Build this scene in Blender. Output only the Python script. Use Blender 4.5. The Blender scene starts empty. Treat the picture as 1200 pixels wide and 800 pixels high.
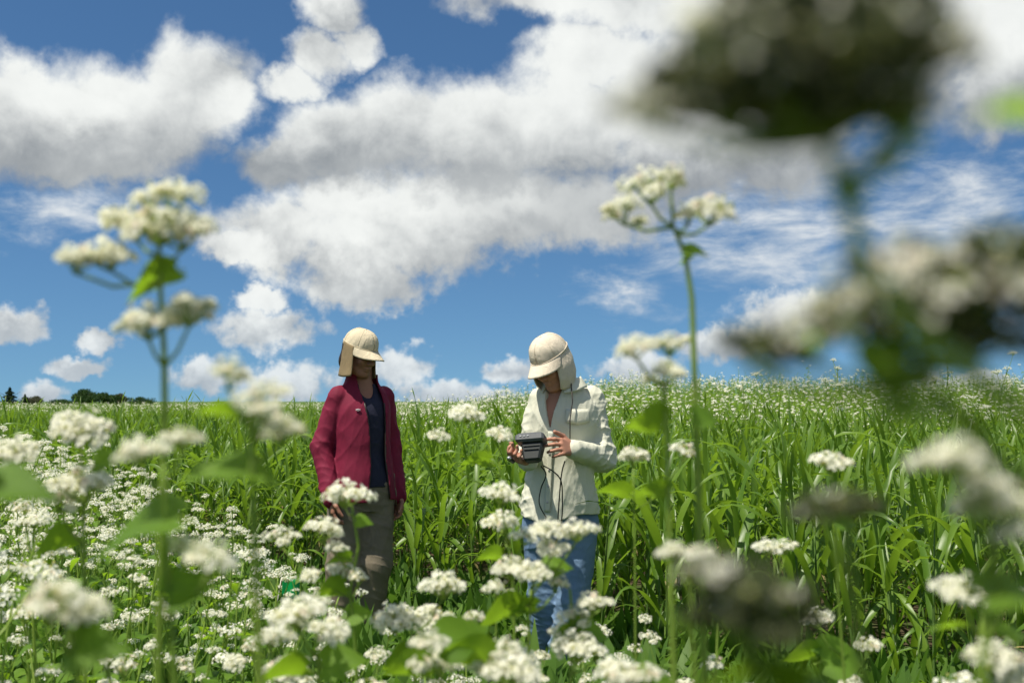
import bpy, math, random
import numpy as np
from mathutils import Vector, Matrix, Euler

# ------------------------------------------------------------------ camera, light, sky
scene = bpy.context.scene
COL = scene.collection
F = 1167.0                      # focal length in photo pixels (35 mm lens)
CAM_Z = 1.28
TILT = math.atan(70.0 / F)

cam_data = bpy.data.cameras.new('camera')
cam = bpy.data.objects.new('camera', cam_data)
COL.objects.link(cam)
cam.location = (0, 0, CAM_Z)
cam.rotation_euler = (math.pi / 2 + TILT, 0, 0)
cam_data.sensor_width = 36.0
cam_data.lens = 35.0
cam_data.clip_start = 0.02
cam_data.clip_end = 12000
cam_data.dof.use_dof = True
cam_data.dof.focus_distance = 4.9
cam_data.dof.aperture_fstop = 4.8
scene.camera = cam

SUN_EL = math.radians(66)
SUN_H = Vector((-0.80, -0.60)).normalized()
SUN = Vector((SUN_H.x * math.cos(SUN_EL), SUN_H.y * math.cos(SUN_EL), math.sin(SUN_EL)))
sun_data = bpy.data.lights.new('sun', 'SUN')
sun_data.energy = 5.0
sun_data.angle = math.radians(0.5)
sun_data.color = (1.0, 0.94, 0.82)
sun = bpy.data.objects.new('sun', sun_data)
COL.objects.link(sun)
sun.rotation_euler = SUN.to_track_quat('Z', 'Y').to_euler()

scene.view_settings.view_transform = 'Standard'
scene.view_settings.look = 'None'
scene.view_settings.gamma = 1.0
scene.view_settings.exposure = 0.40
scene.view_settings.use_curve_mapping = False
scene.render.engine = 'CYCLES'
cy = scene.cycles
cy.use_denoising = True
cy.max_bounces = 6
cy.diffuse_bounces = 3
cy.glossy_bounces = 2
cy.transmission_bounces = 4
cy.transparent_max_bounces = 4
cy.caustics_reflective = False
cy.caustics_refractive = False
cy.use_adaptive_sampling = True
cy.adaptive_threshold = 0.015


def cam_dir(px, py):
    c, s = math.cos(TILT), math.sin(TILT)
    fwd = Vector((0, c, s)); up = Vector((0, -s, c)); right = Vector((1, 0, 0))
    return fwd + right * ((px - 600) / F) + up * ((400 - py) / F)


def at(px, py, d):
    """point seen at photo pixel (px, py) at depth d along the view axis"""
    return Vector((0, 0, CAM_Z)) + cam_dir(px, py) * d


# ---- node helper
class NT:
    def __init__(self, tree):
        self.t = tree

    def n(self, typ, **kw):
        nd = self.t.nodes.new(typ)
        for k, v in kw.items():
            setattr(nd, k, v)
        return nd

    def link(self, a, b):
        self.t.links.new(a, b)

    def put(self, sock, v):
        if hasattr(v, 'is_linked') or isinstance(v, bpy.types.NodeSocket):
            self.link(v, sock)
        else:
            sock.default_value = v

    def math(self, op, a, b=0.0, c=None, clamp=False):
        nd = self.n('ShaderNodeMath', operation=op, use_clamp=clamp)
        self.put(nd.inputs[0], a)
        self.put(nd.inputs[1], b)
        if c is not None:
            self.put(nd.inputs[2], c)
        return nd.outputs[0]

    def vmath(self, op, a, b=None, c=None):
        nd = self.n('ShaderNodeVectorMath', operation=op)
        self.put(nd.inputs[0], a)
        if b is not None:
            self.put(nd.inputs[1], b)
        if c is not None:
            self.put(nd.inputs[2], c)
        return nd.outputs['Value'] if op in ('LENGTH', 'DOT_PRODUCT', 'DISTANCE') else nd.outputs[0]

    def noise(self, vec, scale, detail=4.0, rough=0.55, dist=0.0):
        nd = self.n('ShaderNodeTexNoise', noise_dimensions='3D')
        if vec is not None:
            self.link(vec, nd.inputs['Vector'])
        nd.inputs['Scale'].default_value = scale
        nd.inputs['Detail'].default_value = detail
        nd.inputs['Roughness'].default_value = rough
        nd.inputs['Distortion'].default_value = dist
        return nd

    def smooth(self, v, a, b, lo=0.0, hi=1.0):
        nd = self.n('ShaderNodeMapRange', interpolation_type='SMOOTHSTEP')
        self.put(nd.inputs['Value'], v)
        nd.inputs['From Min'].default_value = a
        nd.inputs['From Max'].default_value = b
        nd.inputs['To Min'].default_value = lo
        nd.inputs['To Max'].default_value = hi
        return nd.outputs['Result']

    def mix(self, fac, a, b):
        nd = self.n('ShaderNodeMix', data_type='RGBA')
        self.put(nd.inputs['Factor'], fac)
        self.put(nd.inputs['A'], a if not isinstance(a, tuple) else (*a, 1) if len(a) == 3 else a)
        self.put(nd.inputs['B'], b if not isinstance(b, tuple) else (*b, 1) if len(b) == 3 else b)
        for k in ('A', 'B'):
            pass
        return nd.outputs['Result']


def mixrgb(nt, fac, a, b):
    nd = nt.n('ShaderNodeMix', data_type='RGBA')
    ins = [s for s in nd.inputs if s.enabled]
    f, sa, sb = ins[0], ins[1], ins[2]
    for s, v in ((f, fac), (sa, a), (sb, b)):
        if isinstance(v, tuple) and len(v) == 3:
            v = (*v, 1.0)
        nt.put(s, v)
    return [o for o in nd.outputs if o.enabled][0]


# ---- world: Nishita sky with a deck of cumulus
world = bpy.data.worlds.new('World')
scene.world = world
world.use_nodes = True
wt = world.node_tree
wt.nodes.clear()
W = NT(wt)
sky = W.n('ShaderNodeTexSky', sky_type='NISHITA')
sky.sun_disc = False
sky.sun_elevation = SUN_EL
sky.sun_rotation = math.atan2(SUN_H.x, SUN_H.y)
sky.air_density = 1.0
sky.dust_density = 0.1
sky.ozone_density = 1.2
tc = W.n('ShaderNodeTexCoord')
DIR = tc.outputs['Generated']
W.link(W.vmath('NORMALIZE', W.vmath('ADD', DIR, (0, 0, 0.10))), sky.inputs[0])   # little dust low down
sep = W.n('ShaderNodeSeparateXYZ'); W.link(DIR, sep.inputs[0])
az = W.math('ARCTAN2', sep.outputs[0], sep.outputs[1])
hor = W.math('SQRT', W.math('ADD', W.math('MULTIPLY', sep.outputs[0], sep.outputs[0]), W.math('MULTIPLY', sep.outputs[1], sep.outputs[1])))
tel = W.math('DIVIDE', sep.outputs[2], W.math('MAXIMUM', hor, 0.02))
comb = W.n('ShaderNodeCombineXYZ'); W.link(az, comb.inputs[0]); W.link(tel, comb.inputs[1])
P0 = comb.outputs[0]


def sky_uv(px, py):
    d = cam_dir(px, py)
    return math.atan2(d.x, d.y), d.z / math.hypot(d.x, d.y)


# cumulus: centre and half size, as seen from the field (upper deck, lower deck)
CLOUDS_UP = [
    (45, 158, 95, 58), (140, 142, 110, 74), (225, 98, 70, 72), (95, 185, 110, 34), (8, 112, 46, 52), (258, 105, 40, 44),
    (392, 14, 40, 36), (414, 54, 32, 32), (374, 70, 42, 34), (346, 104, 44, 26),
    (318, 188, 66, 40), (385, 172, 80, 58), (465, 155, 95, 66), (560, 155, 120, 80), (670, 145, 135, 92), (770, 130, 120, 100), (700, 70, 100, 50), (870, 90, 140, 110), (800, 195, 100, 50), (900, 185, 110, 50),
    (640, -8, 120, 36), (780, 0, 160, 60), (900, 20, 200, 90), (1090, 40, 170, 95), (1190, 90, 80, 60),
]
CLOUDS_LOW = [
    (330, 280, 90, 50), (420, 295, 100, 64), (500, 280, 120, 60), (600, 262, 130, 46), (700, 245, 120, 46), (430, 335, 85, 30), (270, 294, 46, 20), (420, 245, 130, 44), (560, 235, 150, 44),
    (10, 378, 40, 20), (120, 400, 26, 13), (90, 428, 34, 11), (47, 462, 27, 17), (312, 386, 62, 26), (303, 350, 38, 19),
    (335, 452, 62, 28), (236, 442, 38, 20), (470, 432, 44, 30), (598, 432, 38, 15), (742, 436, 52, 26), (520, 462, 64, 18), (575, 466, 50, 14),
    (928, 368, 68, 34), (850, 402, 70, 22), (1132, 444, 50, 17), (1020, 472, 90, 14), (150, 476, 60, 9),
]
near_h = W.smooth(tel, 0.02, 0.20, 0.30, 1.0)     # clouds far off are small: finer shapes low down
wn = W.noise(DIR, 9.0, 2.0, 0.5)
wn2 = W.noise(DIR, 40.0, 4.0, 0.6)


def vscale(v, k):
    nd = W.n('ShaderNodeVectorMath', operation='SCALE')
    W.link(v, nd.inputs[0]); W.put(nd.inputs['Scale'], k)
    return nd.outputs[0]


w1 = vscale(W.vmath('SUBTRACT', wn.outputs['Color'], (0.5, 0.5, 0.5)), W.math('MULTIPLY', near_h, 0.055))
w2 = vscale(W.vmath('SUBTRACT', wn2.outputs['Color'], (0.5, 0.5, 0.5)), 0.034)
P1 = W.vmath('MULTIPLY', W.vmath('ADD', P0, W.vmath('ADD', w1, w2)), (1, 1, 0))


def blob_field(P, blobs):
    acc = None
    for (cx, cy_, rx, ry) in blobs:
        u, v = sky_uv(cx, cy_)
        a, b = rx / F, ry / F
        q = W.vmath('LENGTH', W.vmath('MULTIPLY_ADD', P, (1 / a, 1 / b, 0), (-u / a, -v / b, 0)))
        acc = q if acc is None else W.math('MINIMUM', acc, q)
    return W.math('SUBTRACT', 1.0, acc)


def fbm(vec):
    a = W.noise(vec, 15.0, 8.0, 0.57, 0.3)
    return W.math('SUBTRACT', a.outputs['Fac'], 0.5)


n_here = fbm(DIR)
fine = W.noise(DIR, 62.0, 4.0, 0.55)
n_fine = W.math('SUBTRACT', fine.outputs['Fac'], 0.5)
nf_amt = W.smooth(tel, 0.03, 0.25, 1.3, 0.30)
nn = W.math('ADD', W.math('MULTIPLY', n_here, W.smooth(tel, 0.02, 0.22, 0.6, 1.25)), W.math('MULTIPLY', n_fine, nf_amt))
# outside the part of the sky in view the deck goes on as scattered cumulus of the same kind
big = W.noise(DIR, 3.2, 3.0, 0.5)
gen = W.math('MULTIPLY', W.math('SUBTRACT', big.outputs['Fac'], 0.50), 4.0)
m_az = W.smooth(W.math('ABSOLUTE', az), 0.50, 0.62)
m_el = W.smooth(tel, 0.42, 0.56)
m_out = W.math('MAXIMUM', m_az, m_el)
m_in = W.math('SUBTRACT', 1.0, m_out)
down = W.n('ShaderNodeCombineXYZ'); W.link(W.math('MULTIPLY', near_h, -0.052), down.inputs[1]); W.link(W.math('MULTIPLY', near_h, 0.02), down.inputs[0])
P_dn = W.vmath('ADD', P1, down.outputs[0])


def layer(blobs, wide):
    b0 = blob_field(P1, blobs)
    b1 = blob_field(P_dn, blobs)
    if wide:
        g = W.math('MULTIPLY', gen, m_out)
        b0 = W.math('MULTIPLY_ADD', b0, m_in, g)
        b1 = W.math('MULTIPLY_ADD', b1, m_in, g)
    else:
        b0 = W.math('MULTIPLY_ADD', b0, m_in, W.math('MULTIPLY', m_out, -2.0))
    d0 = W.math('ADD', b0, nn)
    d1 = W.math('MULTIPLY_ADD', nn, 0.62, b1)
    alpha = W.smooth(d0, -0.16, 0.46)
    base = W.smooth(d1, -0.55, 0.75, 1.0, 0.0)                       # under side of the cloud
    lit = W.math('MULTIPLY_ADD', nn, 0.15, 0.76)
    lit = W.math('SUBTRACT', lit, W.math('MULTIPLY', base, W.math('MULTIPLY_ADD', n_here, -0.28, 0.42 if wide else 0.34)))
    lit = W.math('MAXIMUM', lit, 0.22)
    return alpha, lit


def cloud_col(lit):
    cl = W.n('ShaderNodeCombineXYZ')
    W.link(W.math('MULTIPLY_ADD', lit, 9.9, -0.22), cl.inputs[0]); W.link(W.math('MULTIPLY_ADD', lit, 9.7, 0.04), cl.inputs[1]); W.link(W.math('MULTIPLY_ADD', lit, 9.0, 0.48), cl.inputs[2])
    return cl.outputs[0]


a_up, l_up = layer(CLOUDS_UP, True)
a_lo, l_lo = layer(CLOUDS_LOW, False)
# broken high sheet on the right
st = W.vmath('MULTIPLY', P0, (1.0, 2.6, 1.0))
n_st = W.noise(st, 13.0, 8.0, 0.62, 0.3)
SHEET = [(930, 265, 230, 120), (1130, 235, 130, 70), (735, 343, 75, 20), (1180, 320, 90, 60), (70, 248, 110, 30)]
acc = None
for (cx, cy_, rx, ry) in SHEET:
    u, v = sky_uv(cx, cy_); a, b = rx / F, ry / F
    q = W.vmath('LENGTH', W.vmath('MULTIPLY_ADD', P1, (1 / a, 1 / b, 0), (-u / a, -v / b, 0)))
    acc = q if acc is None else W.math('MINIMUM', acc, q)
sheet_d = W.math('MULTIPLY_ADD', W.math('SUBTRACT', n_st.outputs['Fac'], 0.5), 3.2, W.math('MULTIPLY', W.math('SUBTRACT', 1.0, acc), 0.9))
sheet_a = W.math('MULTIPLY', W.smooth(sheet_d, -0.15, 1.45), W.math('SUBTRACT', 1.0, m_out))
sheet_a = W.math('MULTIPLY', sheet_a, 0.92)

SKY_STR = 0.10
skycol = W.vmath('MULTIPLY', sky.outputs[0], (0.43, 0.64, 0.80))
c1 = mixrgb(W, sheet_a, skycol, mixrgb(W, W.smooth(sheet_d, 0.2, 1.6), (5.0, 5.5, 6.1), (6.9, 7.05, 7.2)))
far = W.smooth(tel, 0.0, 0.14, 0.35, 0.0)          # more air in front of the clouds low on the horizon
c2 = mixrgb(W, a_lo, c1, mixrgb(W, far, cloud_col(l_lo), (4.0, 5.0, 6.2)))
c2 = mixrgb(W, a_up, c2, cloud_col(l_up))
bg = W.n('ShaderNodeBackground'); W.link(W.vmath('MULTIPLY', c2, (0.91, 0.92, 0.91)), bg.inputs['Color']); bg.inputs['Strength'].default_value = SKY_STR
wo = W.n('ShaderNodeOutputWorld'); W.link(bg.outputs[0], wo.inputs['Surface'])
world.cycles.sampling_method = 'MANUAL'
world.cycles.sample_map_resolution = 256

# ------------------------------------------------------------------ helpers: materials and meshes
rnd = random.Random(11)


def new_mat(name):
    m = bpy.data.materials.new(name)
    m.use_nodes = True
    m.node_tree.nodes.clear()
    nt = NT(m.node_tree)
    out = nt.n('ShaderNodeOutputMaterial')
    return m, nt, out


def principled(nt, rough=0.6, spec=0.3):
    p = nt.n('ShaderNodeBsdfPrincipled')
    p.inputs['Roughness'].default_value = rough
    p.inputs['Specular IOR Level'].default_value = spec
    return p


def leaf_mat(name, a, b, trans, tfac=0.35, rough=0.45, spec=0.35, noise_scale=25.0):
    """leaf tissue: two greens, differing from plant to plant, light shining through"""
    m, nt, out = new_mat(name)
    oi = nt.n('ShaderNodeObjectInfo')
    tcn = nt.n('ShaderNodeTexCoord')
    nz = nt.noise(tcn.outputs['Object'], noise_scale, 3.0, 0.6)
    f = nt.math('ADD', nt.math('MULTIPLY', oi.outputs['Random'], 0.6), nt.math('MULTIPLY', nz.outputs['Fac'], 0.45), clamp=True)
    c = mixrgb(nt, f, a, b)
    p = principled(nt, rough, spec)
    nt.link(c, p.inputs['Base Color'])
    bm = nt.n('ShaderNodeBump'); bm.inputs['Strength'].default_value = 0.25; bm.inputs['Distance'].default_value = 0.002
    nz2 = nt.noise(tcn.outputs['Object'], noise_scale * 6, 2.0, 0.5)
    nt.link(nz2.outputs['Fac'], bm.inputs['Height']); nt.link(bm.outputs[0], p.inputs['Normal'])
    t = nt.n('ShaderNodeBsdfTranslucent')
    nt.link(mixrgb(nt, f, trans, tuple(x * 1.25 for x in trans)), t.inputs['Color'])
    mx = nt.n('ShaderNodeMixShader'); mx.inputs[0].default_value = tfac
    nt.link(p.outputs[0], mx.inputs[1]); nt.link(t.outputs[0], mx.inputs[2]); nt.link(mx.outputs[0], out.inputs[0])
    return m


def cloth_mat(name, col, col2=None, rough=0.85, bump=0.3, scale=60.0, trans=0.0, sheen=0.0, weave=900.0):
    m, nt, out = new_mat(name)
    tcn = nt.n('ShaderNodeTexCoord')
    nz = nt.noise(tcn.outputs['Object'], 9.0, 5.0, 0.6)
    p = principled(nt, rough, 0.25)
    c2 = col2 or tuple(x * 0.8 for x in col)
    nt.link(mixrgb(nt, nt.smooth(nz.outputs['Fac'], 0.3, 0.7), col, c2), p.inputs['Base Color'])
    if sheen:
        p.inputs['Sheen Weight'].default_value = sheen
    mp = nt.n('ShaderNodeMapping'); nt.link(tcn.outputs['Object'], mp.inputs[0]); mp.inputs['Scale'].default_value = (1, 1, 0.55)
    fold = nt.noise(mp.outputs[0], scale, 3.0, 0.6, 0.8)
    wv = nt.noise(tcn.outputs['Object'], weave, 1.0, 0.5)
    hgt = nt.math('ADD', nt.math('MULTIPLY', fold.outputs['Fac'], 1.0), nt.math('MULTIPLY', wv.outputs['Fac'], 0.06))
    bm = nt.n('ShaderNodeBump'); bm.inputs['Strength'].default_value = bump; bm.inputs['Distance'].default_value = 0.012
    nt.link(hgt, bm.inputs['Height']); nt.link(bm.outputs[0], p.inputs['Normal'])
    if trans > 0:
        t = nt.n('ShaderNodeBsdfTranslucent'); t.inputs['Color'].default_value = (*col, 1)
        mx = nt.n('ShaderNodeMixShader'); mx.inputs[0].default_value = trans
        nt.link(p.outputs[0], mx.inputs[1]); nt.link(t.outputs[0], mx.inputs[2]); nt.link(mx.outputs[0], out.inputs[0])
    else:
        nt.link(p.outputs[0], out.inputs[0])
    return m


def plain_mat(name, col, rough=0.5, spec=0.4, metal=0.0, var=0.15, scale=30.0):
    m, nt, out = new_mat(name)
    tcn = nt.n('ShaderNodeTexCoord')
    nz = nt.noise(tcn.outputs['Object'], scale, 4.0, 0.6)
    p = principled(nt, rough, spec)
    p.inputs['Metallic'].default_value = metal
    nt.link(mixrgb(nt, nz.outputs['Fac'], tuple(x * (1 - var) for x in col), tuple(min(1, x * (1 + var)) for x in col)), p.inputs['Base Color'])
    nt.link(p.outputs[0], out.inputs[0])
    return m


M = {}
M['blade'] = leaf_mat('grass_blade', (0.050, 0.118, 0.012), (0.140, 0.228, 0.022), (0.30, 0.50, 0.032), 0.32, 0.40, 0.40, 6.0)
M['blade_dry'] = leaf_mat('grass_dry', (0.22, 0.19, 0.08), (0.30, 0.25, 0.11), (0.3, 0.25, 0.1), 0.25, 0.6, 0.2, 6.0)
M['stalk'] = leaf_mat('grass_stalk', (0.09, 0.17, 0.035), (0.13, 0.21, 0.05), (0.2, 0.34, 0.06), 0.12, 0.5, 0.3, 8.0)
M['leaf'] = leaf_mat('buckwheat_leaf', (0.062, 0.140, 0.012), (0.130, 0.225, 0.020), (0.36, 0.60, 0.025), 0.38, 0.5, 0.3, 30.0)
M['stem'] = leaf_mat('buckwheat_stem', (0.19, 0.31, 0.045), (0.28, 0.38, 0.07), (0.40, 0.58, 0.07), 0.3, 0.45, 0.3, 40.0)
M['bud'] = leaf_mat('buckwheat_bud', (0.42, 0.46, 0.12), (0.58, 0.54, 0.24), (0.6, 0.62, 0.16), 0.38, 0.6, 0.2, 120.0)
M['petal'] = leaf_mat('buckwheat_petal', (0.88, 0.86, 0.74), (0.91, 0.90, 0.84), (0.90, 0.90, 0.70), 0.46, 0.6, 0.15, 150.0)
M['petal_pink'] = leaf_mat('buckwheat_petal_pink', (0.82, 0.70, 0.58), (0.86, 0.78, 0.66), (0.8, 0.68, 0.5), 0.4, 0.6, 0.15, 150.0)
M['seed'] = leaf_mat('buckwheat_shaded_floret', (0.030, 0.042, 0.010), (0.060, 0.075, 0.022), (0.06, 0.09, 0.02), 0.08, 0.6, 0.3, 120.0)  # dark florets: shade of the blurred right-hand heads painted as colour
M['weed'] = leaf_mat('weed_leaf', (0.045, 0.11, 0.016), (0.11, 0.19, 0.03), (0.2, 0.4, 0.04), 0.33, 0.55, 0.25, 25.0)
M['tree_leaf'] = leaf_mat('tree_leaf', (0.018, 0.045, 0.012), (0.040, 0.085, 0.018), (0.06, 0.14, 0.02), 0.2, 0.6, 0.2, 1.0)
M['conifer'] = leaf_mat('conifer_needles', (0.012, 0.030, 0.014), (0.025, 0.050, 0.022), (0.03, 0.06, 0.02), 0.1, 0.7, 0.2, 1.0)
M['grey_leaf'] = leaf_mat('sparse_tree_leaf', (0.08, 0.085, 0.05), (0.11, 0.11, 0.065), (0.1, 0.12, 0.05), 0.2, 0.7, 0.2, 1.0)
M['bark'] = plain_mat('bark', (0.07, 0.055, 0.04), 0.9, 0.1, 0, 0.3, 8)


class Geo:
    """a bag of vertices and faces with a material per face"""

    def __init__(self):
        self.v = []; self.f = []; self.m = []

    def add(self, verts, faces, mat=0):
        o = len(self.v)
        self.v.extend([tuple(p) for p in verts])
        self.f.extend([tuple(i + o for i in f) for f in faces])
        self.m.extend([mat] * len(faces))

    def merge(self, g, mtx=None, matmap=None):
        o = len(self.v)
        if mtx is None:
            self.v.extend(g.v)
        else:
            a = np.array(g.v, dtype=float)
            R = np.array(mtx)
            a = a @ R[:3, :3].T + R[:3, 3]
            self.v.extend(map(tuple, a.tolist()))
        self.f.extend([tuple(i + o for i in f) for f in g.f])
        self.m.extend(g.m if matmap is None else [matmap[k] for k in g.m])

    def tube(self, pts, radii, sides=6, mat=0, cap=True):
        pts = [Vector(p) for p in pts]
        n = len(pts)
        if not hasattr(radii, '__len__'):
            radii = [radii] * n
        rings = []
        t = (pts[1] - pts[0]).normalized()
        ref = Vector((1, 0, 0)) if abs(t.x) < 0.8 else Vector((0, 1, 0))
        u = t.cross(ref).normalized()
        vv = []
        for i in range(n):
            if i == 0: t = pts[1] - pts[0]
            elif i == n - 1: t = pts[-1] - pts[-2]
            else: t = pts[i + 1] - pts[i - 1]
            t.normalize()
            u = (u - t * u.dot(t)).normalized()
            w = t.cross(u)
            for k in range(sides):
                a = 2 * math.pi * k / sides
                vv.append(pts[i] + (u * math.cos(a) + w * math.sin(a)) * radii[i])
        ff = []
        for i in range(n - 1):
            for k in range(sides):
                k2 = (k + 1) % sides
                ff.append((i * sides + k, i * sides + k2, (i + 1) * sides + k2, (i + 1) * sides + k))
        if cap:
            ff.append(tuple(range(sides))[::-1])
            ff.append(tuple((n - 1) * sides + k for k in range(sides)))
        self.add(vv, ff, mat)

    def mesh(self, name, mats, smooth=True):
        me = bpy.data.meshes.new(name)
        me.from_pydata(self.v, [], self.f)
        for k in mats:
            me.materials.append(k)
        me.polygons.foreach_set('material_index', self.m)
        if smooth:
            me.polygons.foreach_set('use_smooth', [True] * len(self.f))
        me.update()
        return me


def link(name, data, parent=None, mtx=None):
    o = bpy.data.objects.new(name, data)
    COL.objects.link(o)
    if parent is not None:
        o.parent = parent
    if mtx is not None:
        o.matrix_basis = mtx
    return o


def tag(o, label=None, cat=None, group=None, kind=None):
    if label: o['label'] = label
    if cat: o['category'] = cat
    if group: o['group'] = group
    if kind: o['kind'] = kind
    return o


def loc_mtx(p, rz=0.0, tilt=0.0, tilt_az=0.0, s=1.0):
    m = Matrix.Translation(Vector(p)) @ Matrix.Rotation(tilt, 4, Vector((math.cos(tilt_az), math.sin(tilt_az), 0))) @ Matrix.Rotation(rz, 4, 'Z')
    return m @ Matrix.Diagonal((s, s, s, 1))


# ------------------------------------------------------------------ ground
def sstep(t):
    t = min(1.0, max(0.0, t))
    return t * t * (3 - 2 * t)


def ground_h(x, y):
    r = 0.80 * sstep((y - 9) / 16) * sstep((x + 3.5) / 7)
    return r + 0.012 * math.sin(x * 1.7 + 0.4) * math.sin(y * 1.3) + 0.008 * math.sin(x * 4.1 + y * 3.3)


def warp_axis(n, near, far):
    t = np.linspace(-1, 1, n)
    return np.sinh(t * 7.0) / math.sinh(7.0) * (far - near) + t * near


gx = warp_axis(181, 25, 4000); gy = warp_axis(181, 25, 4000)
gv = [(x, y, ground_h(x, y)) for y in gy for x in gx]
gf = [(j * 181 + i, j * 181 + i + 1, (j + 1) * 181 + i + 1, (j + 1) * 181 + i) for j in range(180) for i in range(180)]
gme = bpy.data.meshes.new('ground'); gme.from_pydata(gv, [], gf)
gme.polygons.foreach_set('use_smooth', [True] * len(gf))
m, nt, out = new_mat('field_soil')
geo = nt.n('ShaderNodeNewGeometry')
n1 = nt.noise(geo.outputs['Position'], 3.0, 6.0, 0.65); n2 = nt.noise(geo.outputs['Position'], 40.0, 4.0, 0.6)
soil = mixrgb(nt, n2.outputs['Fac'], (0.035, 0.026, 0.016), (0.11, 0.085, 0.05))
c = mixrgb(nt, nt.smooth(n1.outputs['Fac'], 0.42, 0.6), soil, (0.05, 0.085, 0.02))
dist = nt.vmath('LENGTH', geo.outputs['Position'])
c = mixrgb(nt, nt.smooth(dist, 30, 60), c, (0.07, 0.12, 0.025))
p = principled(nt, 0.95, 0.1); nt.link(c, p.inputs['Base Color'])
bm = nt.n('ShaderNodeBump'); bm.inputs['Strength'].default_value = 0.8; bm.inputs['Distance'].default_value = 0.03
nt.link(n2.outputs['Fac'], bm.inputs['Height']); nt.link(bm.outputs[0], p.inputs['Normal']); nt.link(p.outputs[0], out.inputs[0])
gme.materials.append(m)
tag(link('ground', gme), kind='structure')


# ------------------------------------------------------------------ far trees on the left horizon
def far_tree(name, label, px, top_py, wid_px, d, kind, seed):
    r = random.Random(seed)
    x = (px - 600) / F * d
    top = CAM_Z + (470 - top_py) / F * d
    wid = wid_px / F * d
    root = link(name, None)
    root.location = (x, d, 0)
    tag(root, label, 'tree', 'trees on the far horizon')
    g = Geo()
    pts = [(0, 0, -0.2), (0.1, 0, top * 0.35), (0.0, 0.05, top * 0.75)]
    g.tube(pts, [top * 0.03, top * 0.024, top * 0.012], 6)
    for k in range(6):
        a = r.uniform(0, 6.28)
        h0 = top * r.uniform(0.25, 0.6)
        g.tube([(0, 0, h0), (math.cos(a) * wid * 0.2, math.sin(a) * wid * 0.2, h0 + top * 0.15), (math.cos(a) * wid * 0.33, math.sin(a) * wid * 0.33, h0 + top * 0.25)], [top * 0.012, top * 0.009, top * 0.004], 5)
    link('trunk', g.mesh('trunk', [M['bark']]), root)
    g = Geo()
    n = 5200 if kind == 'round' else 4200
    lobes = [(r.gauss(0, .20), r.gauss(0, .20), r.uniform(0.38, 0.78), r.uniform(0.16, 0.27)) for _ in range(11)]
    lobes += [(0, 0, 0.55, 0.34), (0.02, 0, 0.82, 0.17)]
    for k in range(n):
        if kind == 'conifer':
            t = r.random() ** 0.75
            z = top * (0.08 + 0.92 * t)
            lay = 0.65 + 0.35 * math.sin(t * 34)
            rad = wid * 0.5 * (1 - t) ** 0.85 * lay * math.sqrt(r.random()) + 0.02
            a = r.uniform(0, 6.28)
            c = Vector((math.cos(a) * rad, math.sin(a) * rad, z - rad * 0.25))
        else:
            lx, ly, lz, lr = r.choice(lobes)
            q = Vector((r.gauss(0, 1), r.gauss(0, 1), r.gauss(0, 1))).normalized() * r.random() ** 0.4
            c = Vector((lx * wid + q.x * lr * wid, ly * wid + q.y * lr * wid, lz * top + q.z * lr * min(top, wid) * 0.9))
            if c.z > top: c.z = top - r.random() * 0.3
        s = (0.10 if kind != 'conifer' else 0.08) * top * r.uniform(0.25, 0.6)
        e = Euler((r.uniform(0, 6.28), r.uniform(0, 6.28), r.uniform(0, 6.28))).to_matrix()
        g.add([c + e @ Vector((-s, 0, 0)), c + e @ Vector((0, -s * .45, 0)), c + e @ Vector((s, 0, 0)), c + e @ Vector((0, s * .45, 0))], [(0, 1, 2, 3)])
    mat = {'round': M['tree_leaf'], 'conifer': M['conifer'], 'grey': M['grey_leaf']}[kind]
    link('crown', g.mesh('crown', [mat], False), root)


far_tree('conifer_tree', 'tall dark conifer at the left edge of the far horizon', 12, 454, 36, 150, 'conifer', 1)
far_tree('conifer_tree', 'smaller pointed conifer just right of the tallest conifer on the horizon', 30, 462, 24, 155, 'conifer', 2)
far_tree('broadleaf_tree', 'low rounded brownish tree right of the two conifers on the horizon', 43, 463, 24, 160, 'grey', 3)
far_tree('broadleaf_tree', 'low hedge-like tree left of the biggest round tree on the horizon', 72, 467, 40, 165, 'round', 4)
far_tree('broadleaf_tree', 'biggest round dark tree on the far left horizon', 97, 455, 36, 140, 'round', 5)
far_tree('broadleaf_tree', 'round green tree right of the biggest tree on the horizon', 122, 459, 34, 145, 'round', 6)
far_tree('broadleaf_tree', 'sparse greyish tree on the horizon behind the left buckwheat stem', 141, 460, 22, 155, 'grey', 7)
far_tree('broadleaf_tree', 'low spreading tree at the right end of the horizon tree row', 164, 464, 36, 160, 'round', 8)

# ------------------------------------------------------------------ plant parts
def heart_leaf(seed, droop=0.35, fold=0.25):
    """buckwheat leaf of unit length along +X with a short petiole"""
    r = random.Random(seed)
    g = Geo()
    ts = [0.0, 0.08, 0.2, 0.35, 0.52, 0.7, 0.86, 1.0]
    ws = [0.20, 0.36, 0.42, 0.39, 0.31, 0.20, 0.09, 0.0]
    bk = [-0.13, -0.06, 0, 0, 0, 0, 0, 0]
    vv = []
    for t, w, b in zip(ts, ws, bk):
        x = 0.16 + 0.84 * t
        z = -droop * t * t + 0.05
        for k in (-1, -0.5, 0, 0.5, 1):
            wob = 0.03 * math.sin(7 * t + k * 3 + seed) * abs(k)
            vv.append((x + (b if abs(k) > 0.6 else b * 0.2), w * k, z + abs(k) * w * fold + wob))
    ff = []
    for i in range(len(ts) - 1):
        for k in range(4):
            ff.append((i * 5 + k, i * 5 + k + 1, (i + 1) * 5 + k + 1, (i + 1) * 5 + k))
    g.add(vv, ff, 0)
    g.tube([(0, 0, 0), (0.09, 0, 0.04), (0.18, 0, 0.05)], [0.022, 0.018, 0.014], 4, 1, False)
    return g


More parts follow.
